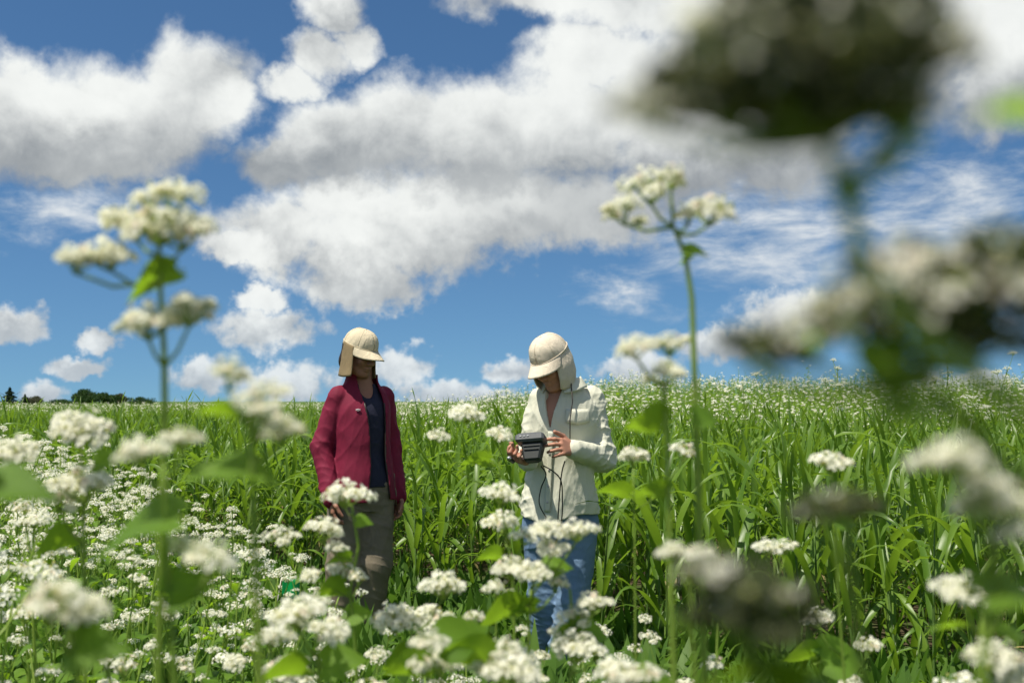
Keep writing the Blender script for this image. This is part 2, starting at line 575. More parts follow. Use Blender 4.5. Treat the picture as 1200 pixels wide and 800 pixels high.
def add_flower(g, c, nrm, s, r, lod, pm):
    """five-petalled flower (or a bud) of size s at c facing nrm"""
    n = Vector(nrm).normalized()
    u = n.cross(Vector((0.3, 0.9, 0.2))).normalized(); w = n.cross(u)
    a0 = r.uniform(0, 6.28)
    cup = r.uniform(0.25, 0.8)
    if lod == 0:
        for k in range(5):
            a = a0 + k * 1.2566
            d = u * math.cos(a) + w * math.sin(a)
            e = u * math.cos(a + 1.57) + w * math.sin(a + 1.57)
            tip = c + (d * math.cos(cup) + n * math.sin(cup)) * s
            mid = c + (d * math.cos(cup * 1.3) + n * math.sin(cup * 1.3)) * s * 0.6
            g.add([c - n * s * 0.05, mid - e * s * 0.36, tip - e * s * 0.16, tip + e * s * 0.16, mid + e * s * 0.36], [(0, 1, 2, 3, 4)], pm)
        top = c + n * s * 0.35
        q = [c + (u * math.cos(a0 + k * 2.09) + w * math.sin(a0 + k * 2.09)) * s * 0.22 for k in range(3)]
        g.add([top] + q, [(0, 1, 2), (0, 2, 3), (0, 3, 1)], 1)
    elif lod == 1:
        vs = [c]
        for k in range(5):
            a = a0 + k * 1.2566
            d = u * math.cos(a) + w * math.sin(a)
            vs.append(c + (d * math.cos(cup) + n * math.sin(cup)) * s * (1 if k % 2 else 0.85))
        g.add(vs, [(0, 1, 2), (0, 2, 3), (0, 3, 4), (0, 4, 5), (0, 5, 1)], pm)
    else:
        vs = [c + (u * math.cos(a0 + k * 1.571) + w * math.sin(a0 + k * 1.571)) * s * 1.15 + n * (s * 0.3 if k % 2 else 0) for k in range(4)]
        g.add(vs, [(0, 1, 2, 3)], pm)


def cluster(seed, lod=0, lobes=5, per=17, flat=0.45, bud=0.16, pink=0.04, shaded_share=0.0):
    """corymb of several rounded racemes, about 1 unit wide, base at the origin, top up"""
    r = random.Random(seed)
    g = Geo()
    cent = [(Vector((0, 0, 0.30 + flat * 0.25)), 0.22)]
    for k in range(lobes - 1):
        a = k * 6.283 / (lobes - 1) + r.uniform(-0.35, 0.35)
        rad = r.uniform(0.22, 0.42)
        cent.append((Vector((math.cos(a) * rad, math.sin(a) * rad, 0.24 + r.uniform(-0.08, 0.14) * flat * 2)), r.uniform(0.10, 0.17)))
    if lod < 2:
        for c, rr in cent:
            g.tube([(0, 0, -0.02), c * 0.5 + Vector((0, 0, -0.04)), c], [0.030, 0.022, 0.014], 4, 2, False)
    cent = [(Vector((c.x, c.y, c.z * 0.85)), rr) for c, rr in cent]
    fs = {0: 0.088, 1: 0.092, 2: 0.15}[lod]
    for c, rr in cent:
        for k in range(per):
            # points over the upper and outer part of the raceme, a few below
            z = 1 - 1.45 * (k + 0.5) / per
            a = k * 2.39996 + r.uniform(-0.3, 0.3)
            q = math.sqrt(max(0, 1 - z * z))
            n = Vector((math.cos(a) * q, math.sin(a) * q, z))
            p = c + Vector((n.x * rr * 1.12, n.y * rr * 1.12, n.z * rr * 0.72)) * r.uniform(0.62, 1.40)
            nn = (n + Vector((0, 0, 0.55)) + Vector((r.gauss(0, .25), r.gauss(0, .25), r.gauss(0, .2)))).normalized()
            if lod < 2 and r.random() < bud:
                s = fs * (0.55 if not shaded_share else 0.75)
                bm_ = 4 if r.random() < shaded_share else 1
                g.add([p + Vector((0, 0, s)), p + Vector((s * .7, 0, 0)), p + Vector((0, s * .7, 0)), p + Vector((-s * .7, 0, 0)), p + Vector((0, -s * .7, 0)), p - Vector((0, 0, s))],
                      [(0, 1, 2), (0, 2, 3), (0, 3, 4), (0, 4, 1), (5, 2, 1), (5, 3, 2), (5, 4, 3), (5, 1, 4)], bm_)
            else:
                add_flower(g, p, nn, fs * r.uniform(0.85, 1.2), r, lod, 3 if r.random() < pink else 0)
            if lod == 0 and k % 2 == 0:
                g.tube([c - Vector((0, 0, rr * 0.3)), p], [0.008, 0.006], 3, 2, False)
    return g


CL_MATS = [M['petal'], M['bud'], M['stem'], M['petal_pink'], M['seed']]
LEAF_MATS = [M['leaf'], M['stem']]
leaf_geo = [heart_leaf(s, d, f) for s, d, f in ((1, .30, .25), (2, .55, .15), (3, .12, .35), (4, .75, .10))]
leaf_me = [g.mesh('heart_leaf', LEAF_MATS) for g in leaf_geo]
cl_hi = [cluster(s, 0, lb, 19, fl, bd) for s, lb, fl, bd in ((1, 6, .45, .16), (2, 5, .7, .2), (3, 7, .35, .12), (4, 4, .8, .3), (5, 6, .5, .2))]
cl_hi += [cluster(6, 0, 7, 34, .6, .965, .1, .94), cluster(7, 0, 6, 28, .6, .72, .2, .85)]     # 5, 6: darkened heads, shade put into the floret colour
cl_hi_me = [g.mesh('flower_cluster', CL_MATS, False) for g in cl_hi]
cl_mid = [cluster(s, 1, lb, 12, .5) for s, lb in ((11, 6), (12, 5), (13, 7), (14, 4))]
cl_mid_me = [g.mesh('flower_cluster', CL_MATS, False) for g in cl_mid]
cl_low = [cluster(s, 2, 5, 4, .5) for s in (21, 22, 23)]


# ------------------------------------------------------------------ buckwheat plants of the stand
def buckwheat_template(seed):
    """stem with branches, and where the leaves and flower clusters sit (height about 1 m)"""
    r = random.Random(seed)
    stem = Geo(); leaves = []; cls = []
    bx, by = r.gauss(0, .07), r.gauss(0, .07)

    def sp(t):
        return Vector((bx * t * t + 0.012 * math.sin(t * 9 + seed), by * t * t + 0.012 * math.cos(t * 8 + seed), t * 0.96))
    stem.tube([sp(k / 9) for k in range(10)], [0.0048 - 0.0026 * k / 9 for k in range(10)], 5)
    az = r.uniform(0, 6.28)
    for i in range(9):
        t = 0.16 + 0.80 * i / 8 + r.uniform(-.02, .02)
        az += 2.4 + r.uniform(-.4, .4)
        p = sp(t)
        ln = (0.105 - 0.075 * t) * r.uniform(0.75, 1.2)
        leaves.append((r.randrange(4), Matrix.Translation(p) @ Matrix.Rotation(az, 4, 'Z') @ Matrix.Rotation(r.uniform(-.35, .3), 4, 'Y') @ Matrix.Rotation(r.uniform(-.4, .4), 4, 'X') @ Matrix.Diagonal((ln * 1.2, ln * 1.2, ln * 1.2, 1))))
        if t > 0.40 and r.random() < 0.85:
            ln2 = r.uniform(0.05, 0.17) * (1.25 - 0.5 * t)
            el = r.uniform(0.75, 1.2)
            a2 = az + r.uniform(0.3, 0.9)
            d = Vector((math.cos(a2) * math.cos(el), math.sin(a2) * math.cos(el), math.sin(el)))
            e = p + d * ln2 + Vector((0, 0, 0.02))
            stem.tube([p, p + d * ln2 * 0.5, e], [0.0022, 0.0018, 0.0014], 4, 0, False)
            w = r.uniform(0.032, 0.066)
            cls.append((r.randrange(4), Matrix.Translation(e) @ Matrix.Rotation(r.uniform(-.4, .4), 4, 'X') @ Matrix.Rotation(r.uniform(0, 6.28), 4, 'Z') @ Matrix.Diagonal((w, w, w, 1))))
    w = r.uniform(0.035, 0.055)
    cls.append((r.randrange(4), Matrix.Translation(sp(1.0)) @ Matrix.Rotation(r.uniform(0, 6.28), 4, 'Z') @ Matrix.Diagonal((w, w, w, 1))))
    return stem, leaves, cls


BW = [buckwheat_template(100 + k) for k in range(7)]
BW_STEM_ME = [t[0].mesh('stem', [M['stem']]) for t in BW]
BW_ALL = [M['leaf'], M['stem'], M['petal'], M['bud'], M['petal_pink']]


def merged_buckwheat(tpl, cl_set, leaf_keep=1):
    g = Geo()
    g.merge(tpl[0], None, {0: 1})
    for i, (k, mt) in enumerate(tpl[1]):
        if i % leaf_keep == 0:
            g.merge(leaf_geo[k], mt, {0: 0, 1: 1})
    for k, mt in tpl[2]:
        g.merge(cl_set[k % len(cl_set)], mt, {0: 2, 1: 3, 2: 1, 3: 4})
    return g


BW_MID_ME = [merged_buckwheat(t, cl_mid).mesh('buckwheat_plant', BW_ALL, False) for t in BW]
def thin(t):
    keep = [c for i, c in enumerate(t[2]) if i % 5 != 1 and i % 3 != 2]
    return t[0], t[1], [(k, m4 @ Matrix.Diagonal((.70, .70, .70, 1))) for k, m4 in keep]


BW_LOW_ME = [merged_buckwheat(thin(t), cl_low, 1).mesh('buckwheat_low', BW_ALL, False) for t in BW]


def put_buckwheat(k, x, y, rz, tilt, taz, H, label, group, parts):
    mt = loc_mtx((x, y, ground_h(x, y) - 0.01), rz, tilt, taz, H)
    if not parts:
        return tag(link('buckwheat_plant', BW_MID_ME[k], None, mt), label, 'plant', group)
    root = tag(link('buckwheat_plant', None, None, mt), label, 'plant', group)
    link('stem', BW_STEM_ME[k], root)
    for j, m4 in BW[k][1]:
        link('leaf', leaf_me[j], root, m4)
    for j, m4 in BW[k][2]:
        link('flower_cluster', cl_hi_me[j] if y < 2.2 else cl_mid_me[j], root, m4)
    return root


def scatter(name, pts, rots, scl, idx, meshes, label, cat=None):
    """uncountable growth: one object that stands its plants on points"""
    me = bpy.data.meshes.new(name)
    me.from_pydata([tuple(p) for p in pts], [], [])
    at_r = me.attributes.new('rot', 'FLOAT_VECTOR', 'POINT'); at_r.data.foreach_set('vector', np.array(rots, dtype=np.float32).ravel())
    at_s = me.attributes.new('scl', 'FLOAT_VECTOR', 'POINT'); at_s.data.foreach_set('vector', np.array(scl, dtype=np.float32).ravel())
    at_i = me.attributes.new('idx', 'INT', 'POINT'); at_i.data.foreach_set('value', np.array(idx, dtype=np.int32))
    src = bpy.data.collections.new(name + '_kinds')
    for i, m_ in enumerate(meshes):
        src.objects.link(bpy.data.objects.new('%s_kind_%02d' % (name, i), m_))
    ng = bpy.data.node_groups.new(name, 'GeometryNodeTree')
    ng.interface.new_socket('Geometry', in_out='INPUT', socket_type='NodeSocketGeometry')
    ng.interface.new_socket('Geometry', in_out='OUTPUT', socket_type='NodeSocketGeometry')
    N = NT(ng)
    gi = N.n('NodeGroupInput'); go = N.n('NodeGroupOutput')
    iop = N.n('GeometryNodeInstanceOnPoints')
    ci = N.n('GeometryNodeCollectionInfo')
    ci.inputs['Collection'].default_value = src
    ci.inputs['Separate Children'].default_value = True
    ci.inputs['Reset Children'].default_value = True

    def named(dt, nm):
        a = N.n('GeometryNodeInputNamedAttribute', data_type=dt); a.inputs['Name'].default_value = nm
        return [o for o in a.outputs if o.enabled and o.name == 'Attribute'][0]
    e2r = N.n('FunctionNodeEulerToRotation')
    N.link(gi.outputs[0], iop.inputs['Points']); N.link(ci.outputs[0], iop.inputs['Instance'])
    iop.inputs['Pick Instance'].default_value = True
    N.link(named('INT', 'idx'), iop.inputs['Instance Index'])
    N.link(named('FLOAT_VECTOR', 'rot'), e2r.inputs[0]); N.link(e2r.outputs[0], iop.inputs['Rotation'])
    N.link(named('FLOAT_VECTOR', 'scl'), iop.inputs['Scale'])
    N.link(iop.outputs[0], go.inputs[0])
    o = link(name, me)
    md = o.modifiers.new('growth', 'NODES'); md.node_group = ng
    return tag(o, label, cat, None, 'stuff')


# ------------------------------------------------------------------ tall grass
def blade_geo(seed, L, W_, rise, bend, twist):
    """a long arching leaf from the origin, first up and out along +X"""
    r = random.Random(seed)
    g = Geo(); n = 11
    p = Vector((0, 0, 0)); ang = rise
    vv = []
    for i in range(n + 1):
        t = i / n
        w = W_ * 0.5 * min(1.0, 0.55 + 2.2 * t) * (1 - max(0, (t - 0.30) / 0.70) ** 1.7)
        d = Vector((math.cos(ang), 0, math.sin(ang)))
        nrm = Vector((-math.sin(ang), 0, math.cos(ang)))
        tw = twist * t * t
        side = Vector((0, 1, 0)) * math.cos(tw) + nrm * math.sin(tw)
        nn = side.cross(d) * -1
        wav = 0.004 * math.sin(t * 17 + seed)
        vv += [p - side * w + nn * (w * 0.35 + wav), p, p + side * w + nn * (w * 0.35 - wav)]
        p = p + d * (L / n) + Vector((0, math.sin(t * 4 + seed) * 0.004, 0))
        ang -= bend * (0.25 + 2.0 * t * t + (0.5 if t > 0.35 else 0)) / n
    ff = []
    for i in range(n):
        a = i * 3
        ff += [(a, a + 1, a + 4, a + 3), (a + 1, a + 2, a + 5, a + 4)]
    g.add(vv, ff, 0)
    return g


BL = []
for k in range(12):
    r = random.Random(500 + k)
    BL.append(blade_geo(k, r.uniform(0.46, 0.74), r.uniform(0.024, 0.041), r.uniform(1.05, 1.38), r.uniform(1.3, 3.0), r.uniform(-1.3, 1.3)))
for k in range(4):      # young top leaves, nearly upright
    r = random.Random(600 + k)
    BL.append(blade_geo(30 + k, r.uniform(0.36, 0.52), r.uniform(0.019, 0.029), 1.45, r.uniform(0.2, 0.9), r.uniform(-1, 1)))
BL_ME = [g.mesh('grass_leaf', [M['blade']]) for g in BL]
GRASS_MATS = [M['blade'], M['stalk'], M['blade_dry']]


def grass_template(seed):
    r = random.Random(seed)
    st = Geo(); lv = []
    bx, by = r.gauss(0, .05), r.gauss(0, .05)
    H = r.uniform(0.66, 0.80)

    def sp(t):
        return Vector((bx * t * t, by * t * t, H * t))
    st.tube([sp(k / 5) for k in range(6)], [0.006, 0.006, 0.0055, 0.005, 0.0045, 0.003], 5)
    az = r.uniform(0, 6.28)
    n = r.randrange(8, 11)
    for i in range(n):
        t = 0.10 + 0.90 * i / (n - 1)
        az += math.pi + r.gauss(0, .45)
        k = r.randrange(12) if i < n - 2 else 12 + r.randrange(4)
        s = r.uniform(0.8, 1.1) * (0.75 + 0.35 * min(1, t * 1.6))
        lv.append((k, Matrix.Translation(sp(t)) @ Matrix.Rotation(az, 4, 'Z') @ Matrix.Rotation(r.uniform(-.15, .25), 4, 'Y') @ Matrix.Diagonal((s, s, s, 1)), 2 if (t < 0.35 and r.random() < 0.3) else 0))
    return st, lv


GT = [grass_template(800 + k) for k in range(9)]
GT_ST_ME = [t[0].mesh('stalk', [M['stalk']]) for t in GT]


def merged_grass(t):
    g = Geo()
    g.merge(t[0], None, {0: 1})
    for k, m4, mi in t[1]:
        g.merge(BL[k], m4, {0: mi})
    return g


GT_GEO = [merged_grass(t) for t in GT]
GT_ME = [g.mesh('tall_grass_plant', GRASS_MATS) for g in GT_GEO]


def tuft_geo(seed, n, size):
    """a square metre of grass far off, as one clump"""
    r = random.Random(seed); g = Geo()
    for _ in range(n):
        g.merge(GT_GEO[r.randrange(9)], loc_mtx((r.uniform(-size, size), r.uniform(-size, size), 0), r.uniform(0, 6.28), r.gauss(0, .06), r.uniform(0, 6.28), r.uniform(0.88, 1.06)))
    return g


TUFT_ME = [tuft_geo(900 + k, 14, 0.7).mesh('grass_tuft', GRASS_MATS) for k in range(4)]


def interp(x, xs, ys):
    return float(np.interp(x, xs, ys))


GX = [-40, -8, -3.4, -1.4, -0.75, -0.3, 0.15, 0.55, 1.1, 2.0, 3.2, 40]
GY = [24, 10.6, 8.0, 6.35, 5.85, 5.75, 5.25, 4.75, 4.15, 3.65, 3.4, 3.0]


def grass_front(x):
    return interp(x, GX, GY)


def proj(x, y, z):
    c, s = math.cos(TILT), math.sin(TILT)
    dz = z - CAM_Z
    d = y * c + dz * s
    u = -y * s + dz * c
    return 600 + F * x / d, 400 - F * u / d


def grass_height(x, y):
    # one even stand a little under eye level, thinning into gaps
    return 1.0


# places
gr = random.Random(77)
spots = []
step = 0.225
for j in range(int(12 / step)):
    for i in range(int(26 / step)):
        x = -13 + i * step + gr.uniform(-.09, .09)
        y = 3.0 + j * step + gr.uniform(-.09, .09)
        if y < grass_front(x) or abs(x) > 0.58 * y + 0.9:
            continue
        if y > 12.0 and x > -2: continue
        if math.hypot(x - 0.22, y - 4.6) < 0.30 or math.hypot(x + 0.80, y - 5.3) < 0.34:
            continue
        spots.append((x, y))
# the 300 that show largest: along the front edge of the strip and inside the frame
def front_rank(s):
    x, y = s
    px, _ = proj(x, y, 0.8)
    return (y - grass_front(x)) * 2.0 + y * 0.35 + (100 if px < -10 or px > 1210 else 0)


spots.sort(key=front_rank)
indiv, rest = spots[:300], spots[300:]
for i, (x, y) in enumerate(indiv):
    k = gr.randrange(9)
    px, _ = proj(x, y, 0.8)
    bands = [(75, 'at the far left edge below the conifers'), (150, 'below the round horizon trees'), (235, 'behind the tall blurred left stem'),
             (310, 'left of the green marker flag'), (385, 'just left of the maroon jacket'), (470, 'right behind the khaki trousers'), (540, 'just right of the maroon jacket'),
             (610, 'midway between the two people'), (690, 'right behind the jeans'), (770, 'just right of the jeans'), (850, 'behind the slim tall right stem'),
             (950, 'above the grey blurred head at lower right'), (1060, 'below the hanging dark leaf at right'), (9999, 'at the right edge of the photo')]
    where = next(t for lim, t in bands if px < lim)
    depth = 'front-row' if y - grass_front(x) < 0.35 else 'second-row'
    lab, grp = 'tall green %s grass plant %s' % (depth, where), 'tall grass ' + where
    H = gr.uniform(0.98, 1.13)
    mt = loc_mtx((x, y, ground_h(x, y) - 0.01), gr.uniform(0, 6.28), gr.gauss(0, .07), gr.uniform(0, 6.28), H)
    if i < 130:
        root = tag(link('tall_grass_plant', None, None, mt), lab, 'grass', grp)
        link('stalk', GT_ST_ME[k], root)
        for (b, m4, mi) in GT[k][1]:
            link('leaf', BL_ME[b], root, m4)
    else:
        tag(link('tall_grass_plant', GT_ME[k], None, mt), lab, 'grass', grp)
P_, R_, S_, I_ = [], [], [], []
for (x, y) in rest:
    P_.append((x, y, ground_h(x, y) - 0.01)); R_.append((gr.gauss(0, .06), gr.gauss(0, .06), gr.uniform(0, 6.28)))
    s = gr.uniform(0.96, 1.11); S_.append((s, s, s)); I_.append(gr.randrange(9))
scatter('tall_grass', P_, R_, S_, I_, GT_ME, 'dense strip of tall green grass behind the two people')
# the strip goes on to the left, far into the field
P_, R_, S_, I_ = [], [], [], []
y = 13.5
while y < 75:
    st = 1.15 if y < 30 else 1.7
    x = -0.60 * y - 3
    while x < (-0.12 * y - 0.5):
        if y > grass_front(x) + 0.5 and gr.random() < 0.97:
            P_.append((x + gr.uniform(-.2, .2), y + gr.uniform(-.2, .2), ground_h(x, y) - 0.02)); R_.append((0, 0, gr.uniform(0, 6.28)))
            s = gr.uniform(0.92, 1.05); S_.append((s * 1.1, s * 1.1, s * 0.98)); I_.append(gr.randrange(4))
        x += st
    y += st
scatter('far_grass', P_, R_, S_, I_, TUFT_ME, 'far green grass reaching back to the horizon trees on the left')

# ------------------------------------------------------------------ buckwheat behind the grass, on the rising ground
P_, R_, S_, I_ = [], [], [], []
br = random.Random(5)
y = 11.6
while y < 60:
    st = 0.21 + 0.010 * (y - 11)
    x = max(-0.13 * y - 0.3, -9)
    while x < 0.58 * y + 1.5:
        H = br.gauss(1.04, .10)
        if br.random() < 0.05: H *= 1.14
        xx, yy = x + br.uniform(-.4, .4) * st, y + br.uniform(-.4, .4) * st
        P_.append((xx, yy, ground_h(xx, yy) - 0.01)); R_.append((br.gauss(0, .08), br.gauss(0, .08), br.uniform(0, 6.28)))
        S_.append((H * 1.1, H * 1.1, H)); I_.append(br.randrange(7))
        x += st
    y += st
# a band of it also shows far on the left, in front of the trees
for k in range(2600):
    y = br.uniform(24, 55); x = br.uniform(-0.55 * y, -0.10 * y)
    if br.random() < 0.55 or y > 38:
        H = br.uniform(1.08, 1.22)
        P_.append((x, y, ground_h(x, y) - 0.01)); R_.append((br.gauss(0, .08), br.gauss(0, .08), br.uniform(0, 6.28)))
        S_.append((H * 1.1, H * 1.1, H)); I_.append(br.randrange(7))
scatter('buckwheat_field', P_, R_, S_, I_, BW_LOW_ME, 'white flowering buckwheat field beyond the grass up to the skyline')
# taller ones against the sky on the right
for i, (px, py, d, lab) in enumerate([
        (973, 428, 9.0, 'tall flowering buckwheat plant standing out against the sky right of centre'),
        (1100, 434, 9.5, 'tall buckwheat plant against the sky near the right edge of the skyline'),
        (1048, 436, 10.0, 'buckwheat plant on the skyline between the two tallest at the right'),
        (880, 446, 10.0, 'buckwheat plant rising over the skyline under the dark blurred flowers'),
        (1165, 430, 10.5, 'rightmost buckwheat plant standing up against the sky'),
        (720, 450, 10.0, 'buckwheat plant on the skyline just right of the pale shirt')]):
    p = at(px, py, d)
    H = (p.z - ground_h(p.x, p.y)) / 0.98
    put_buckwheat(i % 7, p.x, p.y, i * 1.3, 0.02, i, H, lab, 'tall buckwheat on the skyline', False)

# ------------------------------------------------------------------ the near stand of buckwheat
EDGE_X = [-6, -3.5, -2.2, -1.25, -0.75, -0.35, 0.3, 1.0, 1.6]     # the stand ends in front of the trodden alley
EDGE_Y = [10, 7.9, 6.3, 4.6, 3.6, 2.9, 2.3, 1.6, 1.1]


TOP_X = [-100, 0, 60, 120, 180, 240, 300, 360, 430, 520, 640, 720, 800, 1000, 1300]
TOP_Y = [492, 500, 520, 535, 560, 590, 620, 670, 745, 730, 735, 740, 760, 780, 780]
br = random.Random(21)
cand = []
step = 0.20
for j in range(int(9 / step)):
    for i in range(int(9 / step)):
        x = -6.5 + i * step + br.uniform(-.08, .08)
        y = 1.0 + j * step + br.uniform(-.08, .08)
        if y > interp(x, EDGE_X, EDGE_Y) or abs(x) > 0.56 * y + 0.35 or y < 1.0 or x > 1.2:
            continue
        H = max(0.6, br.gauss(0.93, .11))
        px, py = proj(x, y, H)
        lim = interp(px, TOP_X, TOP_Y)
        zmax = CAM_Z - (lim - 470) / F * y
        if H > zmax:
            H = zmax * br.uniform(0.88, 1.0)
        if H < 0.42:
            continue
        cand.append((x, y, H))


def bw_rank(s):
    px, py = proj(s[0], s[1], s[2])
    return s[1] + (50 if px < -15 or px > 1215 or py > 815 else 0)


cand.sort(key=bw_rank)
HERO_N = 40
near, rest = cand[:300 - HERO_N], cand[300 - HERO_N:]
for i, (x, y, H) in enumerate(near):
    px, py = proj(x, y, H)
    bands = [(70, 'along the left edge'), (150, 'below the round horizon trees'), (230, 'under the tall blurred left stem'), (300, 'right of the big dark blurred leaf'), (380, 'by the green marker flag'),
             (460, 'below the khaki trousers'), (600, 'along the bottom between the two people'), (9999, 'along the bottom below the jeans')]
    where = next(t for lim, t in bands if px < lim)
    rowd = 'close' if y < 2.4 else ('middle-distance' if y < 4.2 else 'distant')
    lab, grp = '%s white flowering buckwheat plant %s' % (rowd, where), 'buckwheat ' + where
    put_buckwheat(br.randrange(7), x, y, br.uniform(0, 6.28), br.gauss(0, .09), br.uniform(0, 6.28), H, lab, grp, i < 95)
P_, R_, S_, I_ = [], [], [], []
for (x, y, H) in rest:
    P_.append((x, y, ground_h(x, y) - 0.01)); R_.append((br.gauss(0, .08), br.gauss(0, .08), br.uniform(0, 6.28)))
    S_.append((H, H, H)); I_.append(br.randrange(7))
scatter('buckwheat_stand', P_, R_, S_, I_, BW_MID_ME, 'rest of the white flowering buckwheat stand at the left')

# ------------------------------------------------------------------ weeds and short grass on the trodden alley and under the stand
def weed_geo(seed, n=16, h=0.16):
    r = random.Random(seed); g = Geo()
    for _ in range(n):
        a = r.uniform(0, 6.28); L = r.uniform(0.6, 1.3) * h; w = L * r.uniform(0.05, 0.11)
        b = Vector((r.gauss(0, .05), r.gauss(0, .05), 0)); el = r.uniform(0.5, 1.4)
        d = Vector((math.cos(a) * math.cos(el), math.sin(a) * math.cos(el), math.sin(el))); s = Vector((-math.sin(a), math.cos(a), 0))
        p1 = b + d * L * 0.55; d2 = (d - Vector((0, 0, 0.5))).normalized(); p2 = p1 + d2 * L * 0.45
        g.add([b - s * w * .5, b + s * w * .5, p1 + s * w, p1 - s * w, p2], [(0, 1, 2, 3), (3, 2, 4)], 0)
    for _ in range(5):
        a = r.uniform(0, 6.28); s = r.uniform(0.03, 0.06)
        g.merge(leaf_geo[r.randrange(4)], Matrix.Translation((r.gauss(0, .05), r.gauss(0, .05), r.uniform(0.02, h * 0.9))) @ Matrix.Rotation(a, 4, 'Z') @ Matrix.Diagonal((s, s, s, 1)), {0: 0, 1: 0})
    return g


WEED_ME = [weed_geo(k, 18, 0.13 + 0.03 * k).mesh('weed', [M['weed']]) for k in range(4)]
P_, R_, S_, I_ = [], [], [], []
for k in range(9000):
    y = br.uniform(1.2, 9); x = br.uniform(-0.58 * y - .3, 0.58 * y + .3)
    if y > grass_front(x) + 0.5: continue
    foot = min(math.hypot(x - 0.20, y - 4.55), math.hypot(x + 0.80, y - 5.25))
    s = br.uniform(0.6, 1.5) * (0.55 if foot < 0.35 else 1.0)
    P_.append((x, y, ground_h(x, y) - 0.005)); R_.append((0, 0, br.uniform(0, 6.28))); S_.append((s, s, s)); I_.append(br.randrange(4))
scatter('ground_cover', P_, R_, S_, I_, WEED_ME, 'short weeds and grass covering the ground in the alley')


# ------------------------------------------------------------------ single plants close to the camera
hr = random.Random(99)


def hero(label, d, stem, clusters, leaves=(), rad=0.0026, root_dx=0.0, group=None):
    """stem: photo points from the top down (then on to the ground); clusters: (px, py, width_px[, branch from py[, kind[, depth shift]]]); leaves: (px, py, length_px, heading deg in the photo, roll, droop kind)"""
    pts = [at(px, py, d) for px, py in stem]
    low = pts[-1]
    foot = Vector((low.x + root_dx, low.y + 0.05, 0)); foot.z = ground_h(foot.x, foot.y) - 0.01
    if low.z > 0.25:
        pts += [low.lerp(foot, 0.35) + Vector((0.004, 0, 0)), low.lerp(foot, 0.7) - Vector((0.004, 0, 0))]
    pts.append(foot)
    fine = []
    for i in range(len(pts) - 1):           # a little zigzag at the nodes
        for k in range(3):
            fine.append(pts[i].lerp(pts[i + 1], k / 3))
    fine.append(pts[-1])
    root = link('buckwheat_plant', None)
    root.location = foot
    tag(root, label, 'plant', group)
    inv = -foot
    g = Geo()
    n = len(fine)
    g.tube([p + inv for p in fine], [rad * (0.62 + 0.9 * i / n) for i in range(n)], 8)
    link('stem', g.mesh('stem', [M['stem']]), root)
    zs = [(p.z, p) for p in pts]

    def on_stem(z):
        for i in range(len(pts) - 1):
            if pts[i].z >= z >= pts[i + 1].z:
                t = (pts[i].z - z) / max(1e-6, pts[i].z - pts[i + 1].z)
                return pts[i].lerp(pts[i + 1], t)
        return pts[0] if z > pts[0].z else pts[-1]
    for c in clusters:
        px, py, w = c[0], c[1], c[2]
        frm = c[3] if len(c) > 3 and c[3] else py + w * 0.8
        kind = c[4] if len(c) > 4 and c[4] is not None else hr.randrange(5)
        dd = d + (c[5] if len(c) > 5 else hr.uniform(-.03, .03) * d)
        W_m = w / F * dd
        base = at(px, py, dd) - Vector((0, 0, W_m * 0.30))
        st = on_stem(at(px, frm, d).z)
        if (base - st).length > 0.004:
            g = Geo()
            mid = st.lerp(base, 0.55) + Vector((0, 0, -0.12 * (base - st).length))
            g.tube([st + inv, mid + inv, base + inv], [rad * 0.62, rad * 0.5, rad * 0.45], 6)
            link('branch', g.mesh('branch', [M['stem']]), root)
        W_s = W_m * 1.05
        link('flower_cluster', cl_hi_me[kind], root, Matrix.Translation(base + inv) @ Matrix.Rotation(hr.uniform(-.25, .25), 4, 'X') @ Matrix.Rotation(hr.uniform(-.2, .2), 4, 'Y') @ Matrix.Rotation(hr.uniform(0, 6.28), 4, 'Z') @ Matrix.Diagonal((W_s, W_s, W_s, 1)))
    for lf in leaves:
        px, py, ln, head = lf[:4]
        roll = lf[4] if len(lf) > 4 else 60
        k = lf[5] if len(lf) > 5 else 0
        L = ln / F * d
        a = math.radians(head)
        # in the photo the leaf runs from its petiole along 'head'; roll turns its face from edge-on (0) to towards the lens (90)
        ax = Vector((math.cos(a), hr.uniform(-.25, .25), math.sin(a))).normalized()
        zz = Vector((0, 0, 1)) if abs(ax.z) < 0.9 else Vector((0, -1, 0))
        side = zz.cross(ax).normalized(); up = ax.cross(side)
        R3 = Matrix((ax, side, up)).transposed().to_4x4()
        p0 = at(px, py, d) - ax * L * 0.5
        link('leaf', leaf_me[k], root, Matrix.Translation(p0 + inv) @ R3 @ Matrix.Rotation(math.radians(roll), 4, 'X') @ Matrix.Diagonal((L, L, L, 1)))
    return root


